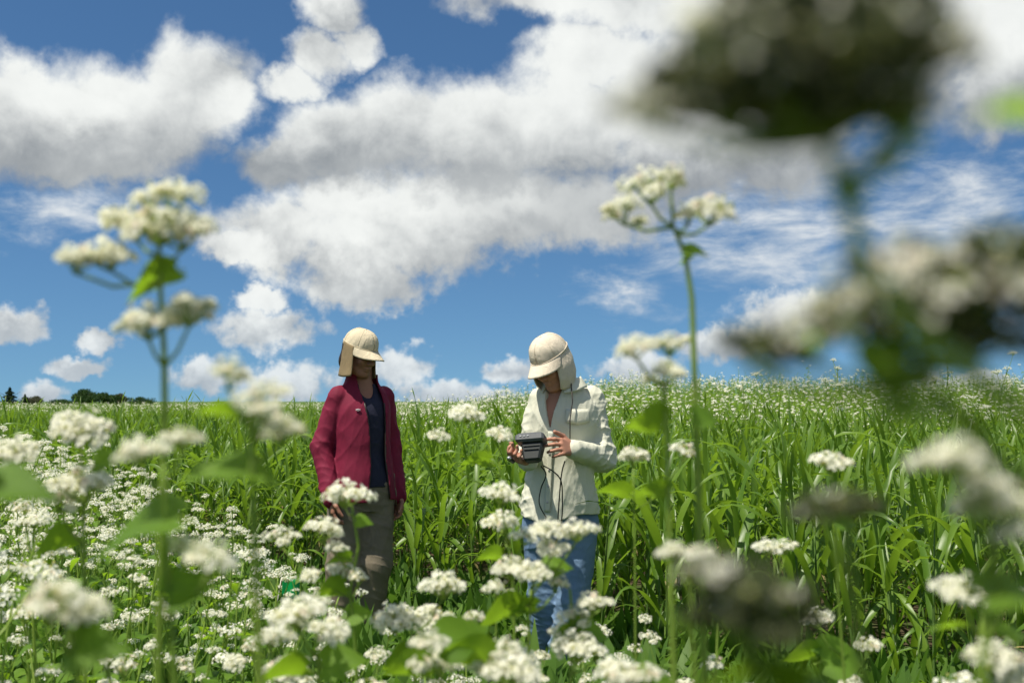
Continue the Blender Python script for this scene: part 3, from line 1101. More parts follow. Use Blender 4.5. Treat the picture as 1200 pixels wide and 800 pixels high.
G = 'buckwheat close to the lens'
hero('tall blurred buckwheat plant rising into the sky at the left', 0.70,
     [(186, 275), (188, 340), (192, 410), (193, 470), (190, 600), (186, 790)],
     [(200, 232, 74, 290, 1), (160, 258, 76, 300, 0), (216, 268, 76, 310, 1), (186, 262, 80, 310, 4, -.02), (88, 302, 58, 330, 0), (128, 296, 66, 335, 2), (174, 374, 74, 430, 2), (222, 362, 66, 430, 0)],
     [(184, 322, 66, 190, 30, 1)], group=G)
hero('buckwheat plant with three blurred white heads right of the tall left one', 0.60,
     [(292, 470), (296, 560), (300, 700), (306, 800)],
     [(268, 438, 60, 500), (312, 464, 62, 520), (331, 500, 58, 540), (300, 480, 40, 520)],
     [(255, 487, 60, 165, 20, 2), (283, 553, 96, 5, 20, 0)], group=G)
hero('buckwheat plant with two cream heads and a big dark leaf at left', 0.66,
     [(192, 545), (195, 640), (205, 800)],
     [(164, 527, 56, 580), (214, 513, 46, 570), (245, 652, 66, 720), (215, 640, 50, 700)],
     [(168, 610, 112, 178, -24, 1), (245, 555, 60, 8, 25, 0), (222, 690, 70, 30, 50, 2)], group=G)
hero('buckwheat plant with a broad white blurred head at the bottom left', 0.62,
     [(80, 740), (92, 800)], [(58, 708, 74, 770), (100, 712, 62, 770, 2), (70, 690, 40, 750)], [(110, 760, 80, 10, 50, 0)], group=G)
hero('buckwheat plant with a green leaf poking in at the left edge', 0.55,
     [(-30, 560), (-26, 700), (-20, 800)], [(-35, 540, 60, 600)], [(14, 573, 96, 8, 35, 0)], group=G)
hero('buckwheat plant with two flat white heads near the left edge', 1.15,
     [(95, 520), (98, 640), (100, 800)], [(95, 499, 74, 545, 2), (100, 566, 76, 610, 0), (18, 528, 60, 600), (70, 585, 40, 640)], [(125, 540, 40, 20, 50, 0), (70, 630, 50, 190, 50, 1)], group=G)
hero('tall thin buckwheat plant in front of the maroon jacket hem', 1.45,
     [(412, 592), (420, 640), (410, 690), (416, 748), (418, 800)],
     [(404, 577, 54, 604, 2), (378, 619, 50, 660, 0), (392, 640, 26, 668), (402, 668, 40, 700, 0), (420, 676, 28, 700), (365, 672, 26, 720), (330, 629, 40, 700)],
     [(426, 611, 24, 0, 50, 0), (400, 652, 30, 170, 50, 1), (390, 690, 44, 190, 55, 0), (420, 720, 34, 10, 60, 2)], group=G)
hero('buckwheat plant with large white heads below the khaki trousers', 1.10,
     [(370, 740), (374, 800)], [(352, 716, 66, 770, 2), (388, 738, 52, 780, 0), (330, 745, 40, 790)], [(400, 775, 60, 15, 50, 0), (338, 780, 60, 170, 50, 1)], group=G)
hero('buckwheat plant with one long white head between the two people', 1.45,
     [(482, 735), (486, 800)], [(462, 722, 58, 760, 2), (505, 722, 50, 760, 0), (519, 684, 54, 745, 2), (555, 722, 26, 770)], [(470, 770, 50, 190, 50, 0), (520, 760, 50, 10, 50, 2)], group=G)
hero('buckwheat plant with pale heads just left of the jeans', 1.50,
     [(596, 625), (602, 700), (604, 800)], [(588, 578, 46, 640, 2), (590, 611, 46, 650, 0), (614, 628, 32, 660)], [(575, 650, 34, 180, 50, 0)], group=G)
hero('small cream buckwheat head floating over the grass left of the device', 1.7,
     [(586, 520), (584, 620), (580, 800)], [(586, 509, 34, 540, 0), (546, 482, 42, 560, 2), (515, 510, 28, 580, 1)], [(560, 540, 40, 170, 40, 0)], rad=0.0017, group=G)
hero('buckwheat plant with flat heads in front of the jeans knees', 1.30,
     [(622, 690), (620, 740), (618, 800)],
     [(642, 618, 40, 690, 2), (676, 620, 44, 690, 2), (645, 641, 40, 700, 0), (600, 664, 46, 710, 0), (625, 668, 44, 710, 2), (650, 682, 40, 720, 3), (582, 690, 34, 730)],
     [(652, 664, 40, 10, 50, 0), (590, 712, 60, 185, 50, 1), (615, 712, 40, 175, 50, 0)], group=G)
hero('buckwheat plant with stacked heads over the lower jeans leg', 1.30,
     [(668, 690), (672, 740), (668, 800)],
     [(694, 706, 46, 750, 0), (676, 722, 40, 760, 1), (660, 738, 36, 770), (675, 756, 62, 790, 2), (698, 762, 30, 790)],
     [(690, 742, 56, 0, 50, 0), (655, 745, 40, 185, 50, 1)], group=G)
hero('buckwheat plant with white heads at the bottom centre', 1.0,
     [(588, 790), (590, 800)], [(566, 775, 52, 796, 0), (604, 780, 58, 798, 2), (590, 760, 40, 796)], [(548, 765, 70, 160, 60, 0)], group=G)
hero('buckwheat plant with heads and a broad leaf at the bottom left of centre', 1.0,
     [(515, 785), (518, 800)], [(505, 752, 44, 795, 1), (518, 770, 50, 798, 0), (496, 776, 40, 799)], [(540, 745, 70, 20, 70, 1), (480, 780, 60, 180, 60, 0)], group=G)
hero('pale buckwheat head at the bottom edge right of the jeans', 0.95,
     [(738, 800), (738, 810)], [(722, 785, 56, 805, 2), (758, 790, 44, 806, 0)], [(770, 800, 60, 0, 50, 0)], group=G)
hero('slim buckwheat plant standing tall against the sky right of the pale shirt', 0.82,
     [(789, 266), (803, 298), (811, 350), (815, 470), (820, 620), (826, 790)],
     [(762, 218, 66, 262, 1), (732, 246, 56, 262, 1), (786, 208, 44, 262, 3), (832, 244, 62, 276, 4), (806, 252, 40, 270, 3)],
     [(814, 295, 34, 3, 40, 0), (804, 302, 20, 190, 30, 1)], rad=0.0028, group=G)
hero('buckwheat plant with a flat cream head beside the pale shirt shoulder', 0.80,
     [(778, 452), (782, 540), (790, 790)],
     [(746, 405, 50, 450, 2), (785, 402, 46, 450, 0), (780, 437, 50, 470, 1)],
     [(757, 490, 62, 165, 50, 1), (826, 490, 40, 0, 60, 0), (765, 575, 50, 170, 40, 0)], group=G)
hero('small cream buckwheat heads just right of the pale shirt sleeve', 1.5,
     [(742, 548), (744, 640), (745, 800)], [(742, 534, 40, 570, 0), (800, 530, 34, 600, 3)], [(722, 575, 44, 160, 40, 0)], rad=0.0018, group=G)
hero('cream buckwheat head over the grass at right of centre', 1.5,
     [(908, 655), (910, 740), (912, 800)], [(898, 640, 34, 680, 2), (920, 640, 30, 680, 0)], [(925, 690, 36, 0, 50, 0)], rad=0.0018, group=G)
hero('buckwheat plant with two small heads at the lower right', 1.55,
     [(985, 735), (990, 800)], [(958, 724, 38, 770, 1), (1020, 755, 32, 790, 0)], [(985, 770, 70, 10, 50, 0), (940, 770, 50, 180, 50, 2)], rad=0.002, group=G)
hero('pale buckwheat head hanging over the grass left of the grey blur', 1.3,
     [(975, 556), (980, 660), (990, 800)], [(972, 540, 44, 590, 0)], [(990, 610, 40, 0, 50, 0)], rad=0.002, group=G)
hero('very blurred white buckwheat heads at the right edge', 0.37,
     [(1168, 640), (1160, 720), (1150, 800)], [(1172, 590, 96, 690, 0), (1122, 534, 84, 650, 2), (1196, 625, 60, 700, 1), (1150, 562, 60, 680)], [(1190, 690, 110, 20, 20, 1)], rad=0.0022, group=G)
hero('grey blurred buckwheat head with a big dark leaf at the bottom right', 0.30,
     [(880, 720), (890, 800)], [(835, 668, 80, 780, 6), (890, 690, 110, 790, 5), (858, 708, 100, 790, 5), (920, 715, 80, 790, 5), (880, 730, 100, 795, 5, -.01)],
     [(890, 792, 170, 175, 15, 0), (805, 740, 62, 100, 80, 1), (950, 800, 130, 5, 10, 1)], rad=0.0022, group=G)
hero('soft cream buckwheat head above the grey blurred one at lower right', 0.75,
     [(806, 665), (812, 740), (815, 800)], [(790, 645, 40, 690, 2), (822, 648, 40, 690, 0)], [(835, 690, 40, 0, 40, 0)], rad=0.002, group=G)
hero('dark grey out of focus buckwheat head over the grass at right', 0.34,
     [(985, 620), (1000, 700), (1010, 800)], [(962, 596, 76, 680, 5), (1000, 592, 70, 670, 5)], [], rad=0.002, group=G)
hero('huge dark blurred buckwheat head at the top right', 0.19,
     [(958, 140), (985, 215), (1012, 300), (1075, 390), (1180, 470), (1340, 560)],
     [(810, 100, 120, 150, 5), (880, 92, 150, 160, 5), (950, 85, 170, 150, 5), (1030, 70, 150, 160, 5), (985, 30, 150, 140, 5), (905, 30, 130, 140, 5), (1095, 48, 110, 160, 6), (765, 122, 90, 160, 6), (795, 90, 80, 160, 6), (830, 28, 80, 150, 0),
      (900, 125, 130, 165, 5, .004), (970, 122, 120, 165, 5, -.004), (1066, 128, 84, 215, 3), (1060, 105, 60, 215, 1), (930, -10, 160, 140, 5), (1000, -20, 160, 140, 5), (1050, 10, 120, 140, 5), (870, 40, 130, 140, 5, .006),  # topmost heads added to screen the lower ones from the sun
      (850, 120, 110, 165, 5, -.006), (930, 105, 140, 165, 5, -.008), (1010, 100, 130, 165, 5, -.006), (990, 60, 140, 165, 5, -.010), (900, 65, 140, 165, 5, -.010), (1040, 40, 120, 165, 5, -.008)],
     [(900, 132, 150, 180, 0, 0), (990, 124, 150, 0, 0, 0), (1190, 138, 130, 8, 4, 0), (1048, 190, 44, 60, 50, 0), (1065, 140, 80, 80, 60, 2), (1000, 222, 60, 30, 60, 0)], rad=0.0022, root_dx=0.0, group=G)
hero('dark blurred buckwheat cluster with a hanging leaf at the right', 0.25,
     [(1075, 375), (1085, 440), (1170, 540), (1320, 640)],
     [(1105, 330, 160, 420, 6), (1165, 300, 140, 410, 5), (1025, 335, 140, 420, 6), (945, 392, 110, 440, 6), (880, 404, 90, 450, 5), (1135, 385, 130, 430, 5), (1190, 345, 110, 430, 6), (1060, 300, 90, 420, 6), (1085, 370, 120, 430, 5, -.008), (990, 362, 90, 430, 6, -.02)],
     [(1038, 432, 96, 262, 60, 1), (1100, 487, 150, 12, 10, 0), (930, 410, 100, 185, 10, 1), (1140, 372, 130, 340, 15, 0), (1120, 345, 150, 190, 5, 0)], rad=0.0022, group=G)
hero('buckwheat plant with soft white heads in the lower right corner', 0.75,
     [(1150, 715), (1152, 800)], [(1128, 688, 60, 750, 2), (1176, 697, 56, 750, 0), (1165, 768, 70, 800, 2), (1190, 790, 60, 806)], [(1108, 735, 50, 165, 20, 0), (1190, 740, 50, 20, 20, 1)], group=G)

# ------------------------------------------------------------------ people: implicit surfaces turned into meshes
def smin(a, b, k):
    h = np.clip(0.5 + 0.5 * (b - a) / k, 0, 1)
    return b * (1 - h) + a * h - k * h * (1 - h)


class SDF:
    def __init__(self, lo, hi, h=0.004):
        self.lo = np.array(lo, float); self.h = h
        self.n = np.ceil((np.array(hi) - self.lo) / h).astype(int) + 1
        self.D = np.full(self.n, 0.5, np.float32)

    def region(self, b0, b1, pad):
        i0 = np.maximum(0, np.floor((np.array(b0) - pad - self.lo) / self.h).astype(int))
        i1 = np.minimum(self.n, np.ceil((np.array(b1) + pad - self.lo) / self.h).astype(int) + 1)
        i1 = np.maximum(i1, i0)
        sl = tuple(slice(a, b) for a, b in zip(i0, i1))
        ax = [(np.arange(a, b) * self.h + l).astype(np.float32) for a, b, l in zip(i0, i1, self.lo)]
        return sl, ax[0][:, None, None], ax[1][None, :, None], ax[2][None, None, :]

    def add(self, prim, k=0.015, op='u'):
        f, b0, b1 = prim
        sl, x, y, z = self.region(b0, b1, 0.05)
        d = f(x, y, z).astype(np.float32)
        cur = self.D[sl]
        d = np.broadcast_to(d, cur.shape)
        if op == 'u':
            self.D[sl] = smin(cur, d, k)
        elif op == 's':
            self.D[sl] = -smin(-cur, d, k)
        return self

    def everywhere(self):
        return self.region(self.lo, self.lo + self.n * self.h, 0)

    def mesh(self, name, mat):
        D = self.D
        ins = D < 0
        nx, ny, nz = D.shape
        c = np.zeros((nx - 1, ny - 1, nz - 1), np.uint8)
        for dx in (0, 1):
            for dy in (0, 1):
                for dz in (0, 1):
                    c += ins[dx:nx - 1 + dx, dy:ny - 1 + dy, dz:nz - 1 + dz]
        act = np.argwhere((c > 0) & (c < 8))
        idx = np.full(c.shape, -1, np.int64)
        idx[act[:, 0], act[:, 1], act[:, 2]] = np.arange(len(act))
        acc = np.zeros((len(act), 3)); cnt = np.zeros(len(act))
        corners = [(0, 0, 0), (1, 0, 0), (0, 1, 0), (1, 1, 0), (0, 0, 1), (1, 0, 1), (0, 1, 1), (1, 1, 1)]
        vals = [D[act[:, 0] + a, act[:, 1] + b, act[:, 2] + cc].astype(float) for a, b, cc in corners]
        for i in range(8):
            for j in range(i + 1, 8):
                dd = np.abs(np.array(corners[i]) - np.array(corners[j])).sum()
                if dd != 1: continue
                va, vb = vals[i], vals[j]
                m_ = (va < 0) != (vb < 0)
                t = np.where(m_, va / np.where(m_, va - vb, 1), 0)
                p = np.array(corners[i])[None] + t[:, None] * (np.array(corners[j]) - np.array(corners[i]))[None]
                acc[m_] += p[m_]; cnt[m_] += 1
        V = self.lo + (act + acc / cnt[:, None]) * self.h
        quads = []
        for ax_ in range(3):
            a = [slice(None)] * 3; b = [slice(None)] * 3
            a[ax_] = slice(0, -1); b[ax_] = slice(1, None)
            A, B = ins[tuple(a)], ins[tuple(b)]
            e = np.argwhere(A != B)
            o1, o2 = [(1, 2), (2, 0), (0, 1)][ax_]
            ok = (e[:, o1] > 0) & (e[:, o2] > 0) & (e[:, o1] < D.shape[o1] - 1) & (e[:, o2] < D.shape[o2] - 1)
            e = e[ok]
            flip = A[e[:, 0], e[:, 1], e[:, 2]]

            def cell(d1, d2):
                q = e.copy(); q[:, o1] -= d1; q[:, o2] -= d2
                return idx[q[:, 0], q[:, 1], q[:, 2]]
            q = np.stack([cell(1, 1), cell(0, 1), cell(0, 0), cell(1, 0)], 1)
            q[~flip] = q[~flip][:, ::-1]
            quads.append(q)
        Q = np.concatenate(quads)
        Q = Q[(Q >= 0).all(1)]
        me = bpy.data.meshes.new(name)
        me.vertices.add(len(V)); me.vertices.foreach_set('co', V.astype(np.float32).ravel())
        me.loops.add(Q.size); me.loops.foreach_set('vertex_index', Q.astype(np.int32).ravel())
        me.polygons.add(len(Q))
        me.polygons.foreach_set('loop_start', np.arange(0, Q.size, 4, dtype=np.int32))
        me.polygons.foreach_set('use_smooth', np.ones(len(Q), bool))
        me.update(calc_edges=True); me.validate()
        me.materials.append(mat)
        return me


def capsule(a, b, ra, rb):
    a = np.array(a, float); b = np.array(b, float); ab = b - a; L2 = float(ab @ ab) + 1e-9
    r = max(ra, rb)

    def f(x, y, z):
        t = np.clip(((x - a[0]) * ab[0] + (y - a[1]) * ab[1] + (z - a[2]) * ab[2]) / L2, 0, 1)
        return np.sqrt((x - a[0] - t * ab[0]) ** 2 + (y - a[1] - t * ab[1]) ** 2 + (z - a[2] - t * ab[2]) ** 2) - (ra + (rb - ra) * t)
    return f, np.minimum(a, b) - r, np.maximum(a, b) + r


def ellipsoid(c, r, R=None):
    c = np.array(c, float); r = np.array(r, float)
    Ri = np.eye(3) if R is None else np.array(R).T      # world -> local
    m_ = float(max(r))

    def f(x, y, z):
        dx, dy, dz = x - c[0], y - c[1], z - c[2]
        u = (Ri[0, 0] * dx + Ri[0, 1] * dy + Ri[0, 2] * dz) / r[0]
        v = (Ri[1, 0] * dx + Ri[1, 1] * dy + Ri[1, 2] * dz) / r[1]
        w = (Ri[2, 0] * dx + Ri[2, 1] * dy + Ri[2, 2] * dz) / r[2]
        k0 = np.sqrt(u * u + v * v + w * w)
        k1 = np.sqrt((u / r[0]) ** 2 + (v / r[1]) ** 2 + (w / r[2]) ** 2) + 1e-6
        return k0 * (k0 - 1) / k1
    return f, c - m_, c + m_


def smooth_interp(zs, tab, z):
    """cubic (Catmull-Rom) through a table; zs rising"""
    zs = np.array(zs, float); tab = np.array(tab, float)
    i = np.clip(np.searchsorted(zs, z) - 1, 0, len(zs) - 2)
    t = np.clip((z - zs[i]) / (zs[i + 1] - zs[i]), 0, 1)
    mm = np.gradient(tab, zs)
    h = zs[i + 1] - zs[i]
    return (2 * t ** 3 - 3 * t ** 2 + 1) * tab[i] + (t ** 3 - 2 * t ** 2 + t) * h * mm[i] + (-2 * t ** 3 + 3 * t ** 2) * tab[i + 1] + (t ** 3 - t ** 2) * h * mm[i + 1]


def column(rows, grow=0.0, zlo=None, zhi=None, flat=True):
    """upright form with elliptical sections; rows: (z, cx, cy, rx, ry), z rising"""
    R_ = np.array(rows, float)
    z0 = R_[0, 0] if zlo is None else zlo
    z1 = R_[-1, 0] if zhi is None else zhi
    rm = R_[:, 3:].max() + abs(R_[:, 1:3]).max() + grow

    def f(x, y, z):
        zz = z.ravel()
        cx, cy_, rx, ry = [smooth_interp(R_[:, 0], R_[:, k], zz)[None, None, :] for k in (1, 2, 3, 4)]
        rx = rx + grow; ry = ry + grow
        q = np.sqrt(((x - cx) / rx) ** 2 + ((y - cy_) / ry) ** 2)
        d = (q - 1) * np.minimum(rx, ry)
        return np.maximum(d, np.maximum(z0 - z, z - z1))
    return f, np.array((-rm, -rm, z0)), np.array((rm, rm, z1))


def folds(x, y, z, seed, freq=16.0, stretch=(1, 1, 1)):
    """creased cloth: ridges running along warped bands, about -0.5..0.5"""
    r = np.random.default_rng(seed)
    s = 0
    for o in range(3):
        k = r.normal(size=3) * np.array(stretch); k /= np.linalg.norm(k)
        kw = r.normal(size=3) * freq * 0.5
        w = 1.3 * np.sin(x * kw[0] + y * kw[1] + z * kw[2] + r.uniform(0, 6))
        fr = freq * (1.0 + 0.8 * o)
        s = s + (1 - np.abs(np.sin((x * k[0] + y * k[1] + z * k[2]) * fr + w + r.uniform(0, 6)))) ** 2 * (0.7 ** o)
    return -s / 1.6      # narrow creases stand proud, nothing sinks in


def rot3(pitch=0, yaw=0, roll=0):
    return (Matrix.Rotation(yaw, 3, 'Z') @ Matrix.Rotation(roll, 3, 'Y') @ Matrix.Rotation(pitch, 3, 'X'))


def add_head(S, c, R):
    """head in its own frame: looks along -Y, z up"""
    c = Vector(c)

    def P(p): return c + R @ Vector(p)
    Rn = np.array(R)
    E = lambda p, r: ellipsoid(P(p), r, Rn)
    C = lambda a, b, ra, rb: capsule(P(a), P(b), ra, rb)
    S.add(E((0, 0.012, 0.025), (0.073, 0.092, 0.088)), 0.01)
    S.add(E((0, -0.030, -0.040), (0.058, 0.062, 0.076)), 0.03)
    S.add(E((0, -0.068, -0.098), (0.026, 0.024, 0.020)), 0.022)
    for s in (-1, 1):
        S.add(C((s * 0.052, 0.0, -0.055), (s * 0.024, -0.062, -0.098), 0.018, 0.015), 0.02)
        S.add(E((s * 0.036, -0.068, -0.030), (0.022, 0.020, 0.020)), 0.018)
        S.add(E((s * 0.030, -0.096, 0.002), (0.015, 0.012, 0.009)), 0.008, 's')
        S.add(E((s * 0.030, -0.080, 0.001), (0.013, 0.012, 0.010)), 0.004)
        S.add(E((s * 0.071, 0.012, -0.012), (0.008, 0.018, 0.030)), 0.006)
        S.add(C((s * 0.012, -0.092, 0.016), (s * 0.046, -0.078, 0.016), 0.008, 0.006), 0.012)
        S.add(E((s * 0.012, -0.100, -0.032), (0.009, 0.010, 0.008)), 0.008)
    S.add(C((0, -0.090, 0.008), (0, -0.110, -0.028), 0.008, 0.011), 0.010)
    S.add(E((0, -0.088, -0.060), (0.024, 0.010, 0.006)), 0.005)
    S.add(E((0, -0.086, -0.072), (0.021, 0.010, 0.007)), 0.005)


def add_hand(S, wrist, d, n, curl=0.5, side=1, spread=0.10, thumb_in=0.3, curls=None):
    """hand from the wrist along d, fingers closing towards n; side: which way the thumb lies along d x n"""
    w = Vector(wrist); d = Vector(d).normalized(); n = (Vector(n) - d * Vector(n).dot(d)).normalized()
    s = d.cross(n) * side          # towards the thumb
    k = 0.010
    for j, o in enumerate((0.030, 0.010, -0.010, -0.028)):
        S.add(capsule(w + s * o * 0.55 + d * 0.005, w + s * o + d * (0.082 - 0.006 * abs(j - 1)), 0.015, 0.012), 0.014)
    lens = (0.070, 0.078, 0.072, 0.057)
    for j, o in enumerate((0.031, 0.010, -0.011, -0.030)):
        p = w + s * o + d * (0.084 - 0.006 * abs(j - 1))
        dirv = (d + s * (spread * (1.2 - j) * 0.5)).normalized()
        cj = curls[j] if curls else curl
        seg = lens[j]
        for q, fr in enumerate((0.45, 0.31, 0.24)):
            a = cj * (0.75, 1.05, 0.8)[q]
            ax = dirv.cross(n).normalized()
            dirv = Matrix.Rotation(a, 3, ax) @ dirv
            e = p + dirv * seg * fr
            S.add(capsule(p, e, 0.0093 - 0.0008 * q, 0.0087 - 0.0010 * q), 0.003)
            n2 = Matrix.Rotation(a, 3, ax) @ n
            n = n if q == 2 else n
            p = e
    t0 = w + s * 0.022 + d * 0.018
    td = (s * 0.75 + d * 0.75 + n * thumb_in).normalized()
    t1 = t0 + td * 0.045
    S.add(capsule(t0, t1, 0.015, 0.011), 0.012)
    td2 = (d * 0.9 + s * (0.25 - thumb_in * 0.5) + n * (thumb_in * 1.2)).normalized()
    t2 = t1 + td2 * 0.032
    S.add(capsule(t1, t2, 0.0105, 0.0098), 0.004)
    S.add(capsule(t2, t2 + (td2 + n * thumb_in * 0.5).normalized() * 0.024, 0.0098, 0.0082), 0.003)


def grid_mesh(name, P, mat, thick=0.0, closed_u=False):
    """P[i][j] -> surface mesh, given thickness by offsetting along the normals"""
    P = np.array(P, float)
    nu, nv = P.shape[:2]
    if thick:
        du = np.gradient(P, axis=0); dv = np.gradient(P, axis=1)
        N = np.cross(du, dv); N /= np.linalg.norm(N, axis=2, keepdims=True) + 1e-9
        A, B = P + N * thick / 2, P - N * thick / 2
        V = np.concatenate([A.reshape(-1, 3), B.reshape(-1, 3)])
    else:
        V = P.reshape(-1, 3)
    F_ = []
    o = nu * nv
    for i in range(nu - 1):
        for j in range(nv - 1):
            a, b, c, d = i * nv + j, (i + 1) * nv + j, (i + 1) * nv + j + 1, i * nv + j + 1
            F_.append((a, b, c, d))
            if thick:
                F_.append((o + a, o + d, o + c, o + b))
    if thick:
        for i in range(nu - 1):
            for j in (0, nv - 1):
                a, b = i * nv + j, (i + 1) * nv + j
                F_.append((a, o + a, o + b, b) if j == 0 else (a, b, o + b, o + a))
        for j in range(nv - 1):
            for i in (0, nu - 1):
                a, b = i * nv + j, i * nv + j + 1
                F_.append((a, b, o + b, o + a) if i == 0 else (a, o + a, o + b, b))
    me = bpy.data.meshes.new(name)
    me.from_pydata(V.tolist(), [], F_)
    me.polygons.foreach_set('use_smooth', [True] * len(F_))
    me.materials.append(mat)
    me.update()
    return me


def make_cap(root, c, R, mats, flap_rows, brim_len=0.078, brim_droop=0.32, vent=None):
    """cap with stitched crown, curved brim and a neck flap, in the head's frame"""
    mt = Matrix.Translation(Vector(c)) @ R.to_4x4()
    # crown: six panels with a slight pinch at the seams
    rows = []
    for i in range(49):
        a = 2 * math.pi * i / 48
        col = []
        for j in range(15):
            t = j / 14
            ph = t * math.pi / 2
            seam = 1 - 0.018 * (max(0, math.cos(a * 6)) ** 24) * math.cos(ph)
            rr = math.cos(ph) ** 0.72 * seam
            crease = 1 + 0.014 * math.sin(a * 5 + t * 7) * (1 - t) + 0.010 * math.sin(a * 13 - t * 9) * (1 - t * t)
            col.append((0.083 * rr * math.sin(a) * crease, 0.010 - 0.100 * rr * math.cos(a) * crease, 0.028 + 0.094 * math.sin(ph) ** 0.92 - 0.012 * math.cos(a) * 0 + (0.010 * (1 - t) * (math.cos(a) < -0.2) * -1)))
        rows.append(col)
    cap = link('cap', grid_mesh('cap', rows, mats[0], 0.004), root, mt)
    # band under the crown, the button, the seams
    g = Geo()
    ring = [(0.0855 * math.sin(2 * math.pi * k / 40), 0.010 - 0.1035 * math.cos(2 * math.pi * k / 40), 0.036) for k in range(41)]
    g.tube(ring, 0.0022, 5)
    for s in range(6):
        a = 2 * math.pi * s / 6
        line = []
        for j in range(13):
            ph = j / 14 * math.pi / 2
            rr = math.cos(ph) ** 0.72
            line.append((0.0845 * rr * math.sin(a), 0.010 - 0.1025 * rr * math.cos(a), 0.029 + 0.0945 * math.sin(ph) ** 0.92))
        g.tube(line, 0.0009, 4)
    g.tube([(0, 0.010, 0.119), (0, 0.010, 0.126)], [0.007, 0.004], 8)
    link('stitching', g.mesh('stitching', [mats[0]]), cap)
    # brim
    P = []
    for i in range(25):
        a = math.radians(-78 + 156 * i / 24)
        col = []
        for j in range(9):
            t = j / 8
            ext = brim_len * (max(0.0, math.cos(a)) ** 0.55)
            x = 0.083 * math.sin(a) * (1 + 0.03 * t)
            y0 = 0.010 - 0.100 * math.cos(a)
            y = y0 - ext * t
            z = 0.034 - brim_droop * ext * t - 0.020 * (abs(math.sin(a)) ** 2) * t
            col.append((x, y, z - 6.0 * x * x * t * 0.35))
        P.append(col)
    link('brim', grid_mesh('brim', P, mats[0], 0.005), cap)
    # neck flap: rows of (t, radius_x, radius_y, z, y shift), open at the face
    th = math.radians(flap_rows['open'])
    P = []
    for i in range(41):
        a = -th + 2 * th * i / 40
        col = []
        for j in range(15):
            t = j / 14
            rx = np.interp(t, [0, .35, .7, 1], flap_rows['rx']); ry = np.interp(t, [0, .35, .7, 1], flap_rows['ry'])
            fold = 1 + 0.035 * t * math.sin(a * flap_rows.get('fold', 7)) + 0.022 * t * math.sin(a * 17 + t * 5) + 0.014 * t * math.sin(a * 29 - t * 6)
            x = rx * math.sin(a) * fold
            y = 0.010 + flap_rows['y'] * t + ry * math.cos(a) * fold
            side = abs(a) / th
            z = 0.036 - flap_rows['len'] * t * (1 - flap_rows.get('cut', 0.2) * side ** 3)
            col.append((x, y, z))
        P.append(col)
    link('neck_flap', grid_mesh('neck_flap', P, mats[1], 0.004), cap)
    return cap


def shoe_prims(S, ankle, fwd, L=0.25):
    a = Vector(ankle); f = Vector((fwd[0], fwd[1], 0)).normalized()
    S.add(capsule(a + Vector((0, 0, -0.02)), (a.x, a.y, 0.05), 0.050, 0.048), 0.01)
    S.add(capsule((a.x - f.x * 0.04, a.y - f.y * 0.04, 0.042), (a.x + f.x * 0.06, a.y + f.y * 0.06, 0.050), 0.042, 0.044), 0.02)
    S.add(capsule((a.x + f.x * 0.06, a.y + f.y * 0.06, 0.046), (a.x + f.x * 0.15, a.y + f.y * 0.15, 0.036), 0.044, 0.034), 0.02)


M['skin'] = plain_mat('skin', (0.42, 0.20, 0.13), 0.55, 0.35, 0, 0.12, 40)
M['skin_dark'] = plain_mat('skin_tanned', (0.30, 0.14, 0.09), 0.55, 0.35, 0, 0.12, 40)
M['hair'] = plain_mat('hair', (0.025, 0.016, 0.012), 0.5, 0.4, 0, 0.4, 120)
M['eye'] = plain_mat('eye', (0.05, 0.04, 0.035), 0.15, 0.5, 0, 0.2, 10)
M['maroon'] = cloth_mat('maroon_softshell', (0.190, 0.011, 0.038), (0.150, 0.009, 0.030), 0.75, 0.22, 14.0)
M['navy'] = cloth_mat('navy_knit', (0.026, 0.027, 0.050), (0.020, 0.021, 0.040), 0.9, 0.3, 22.0)
M['khaki'] = cloth_mat('khaki_trousers', (0.200, 0.168, 0.120), (0.155, 0.130, 0.094), 0.85, 0.35, 18.0)
M['cap_tan'] = cloth_mat('tan_cap', (0.60, 0.52, 0.37), (0.53, 0.455, 0.32), 0.9, 0.55, 26.0)
M['flap_shaded'] = cloth_mat('tan_flap_shaded', (0.28, 0.21, 0.115), (0.24, 0.18, 0.10), 0.85, 0.25, 30.0, 0.12)  # darker than the cap: the flap's shade is put into its colour
M['cap_cream'] = cloth_mat('cream_cap', (0.66, 0.58, 0.45), (0.58, 0.50, 0.39), 0.9, 0.55, 26.0)
M['shirt'] = cloth_mat('pale_sun_shirt', (0.67, 0.66, 0.53), (0.61, 0.61, 0.49), 0.85, 0.35, 24.0, 0.08)
M['denim'] = cloth_mat('blue_denim', (0.120, 0.195, 0.315), (0.160, 0.245, 0.370), 0.85, 0.5, 20.0)
M['boot'] = plain_mat('brown_leather', (0.16, 0.09, 0.05), 0.6, 0.4, 0, 0.25, 60)
M['tan_boot'] = plain_mat('tan_leather', (0.34, 0.24, 0.16), 0.7, 0.3, 0, 0.25, 60)
M['logo'] = plain_mat('logo_grey', (0.50, 0.46, 0.47), 0.6, 0.3)


def limbs(S, pts, radii, k=0.02):
    for i in range(len(pts) - 1):
        S.add(capsule(pts[i], pts[i + 1], radii[i], radii[i + 1]), k)


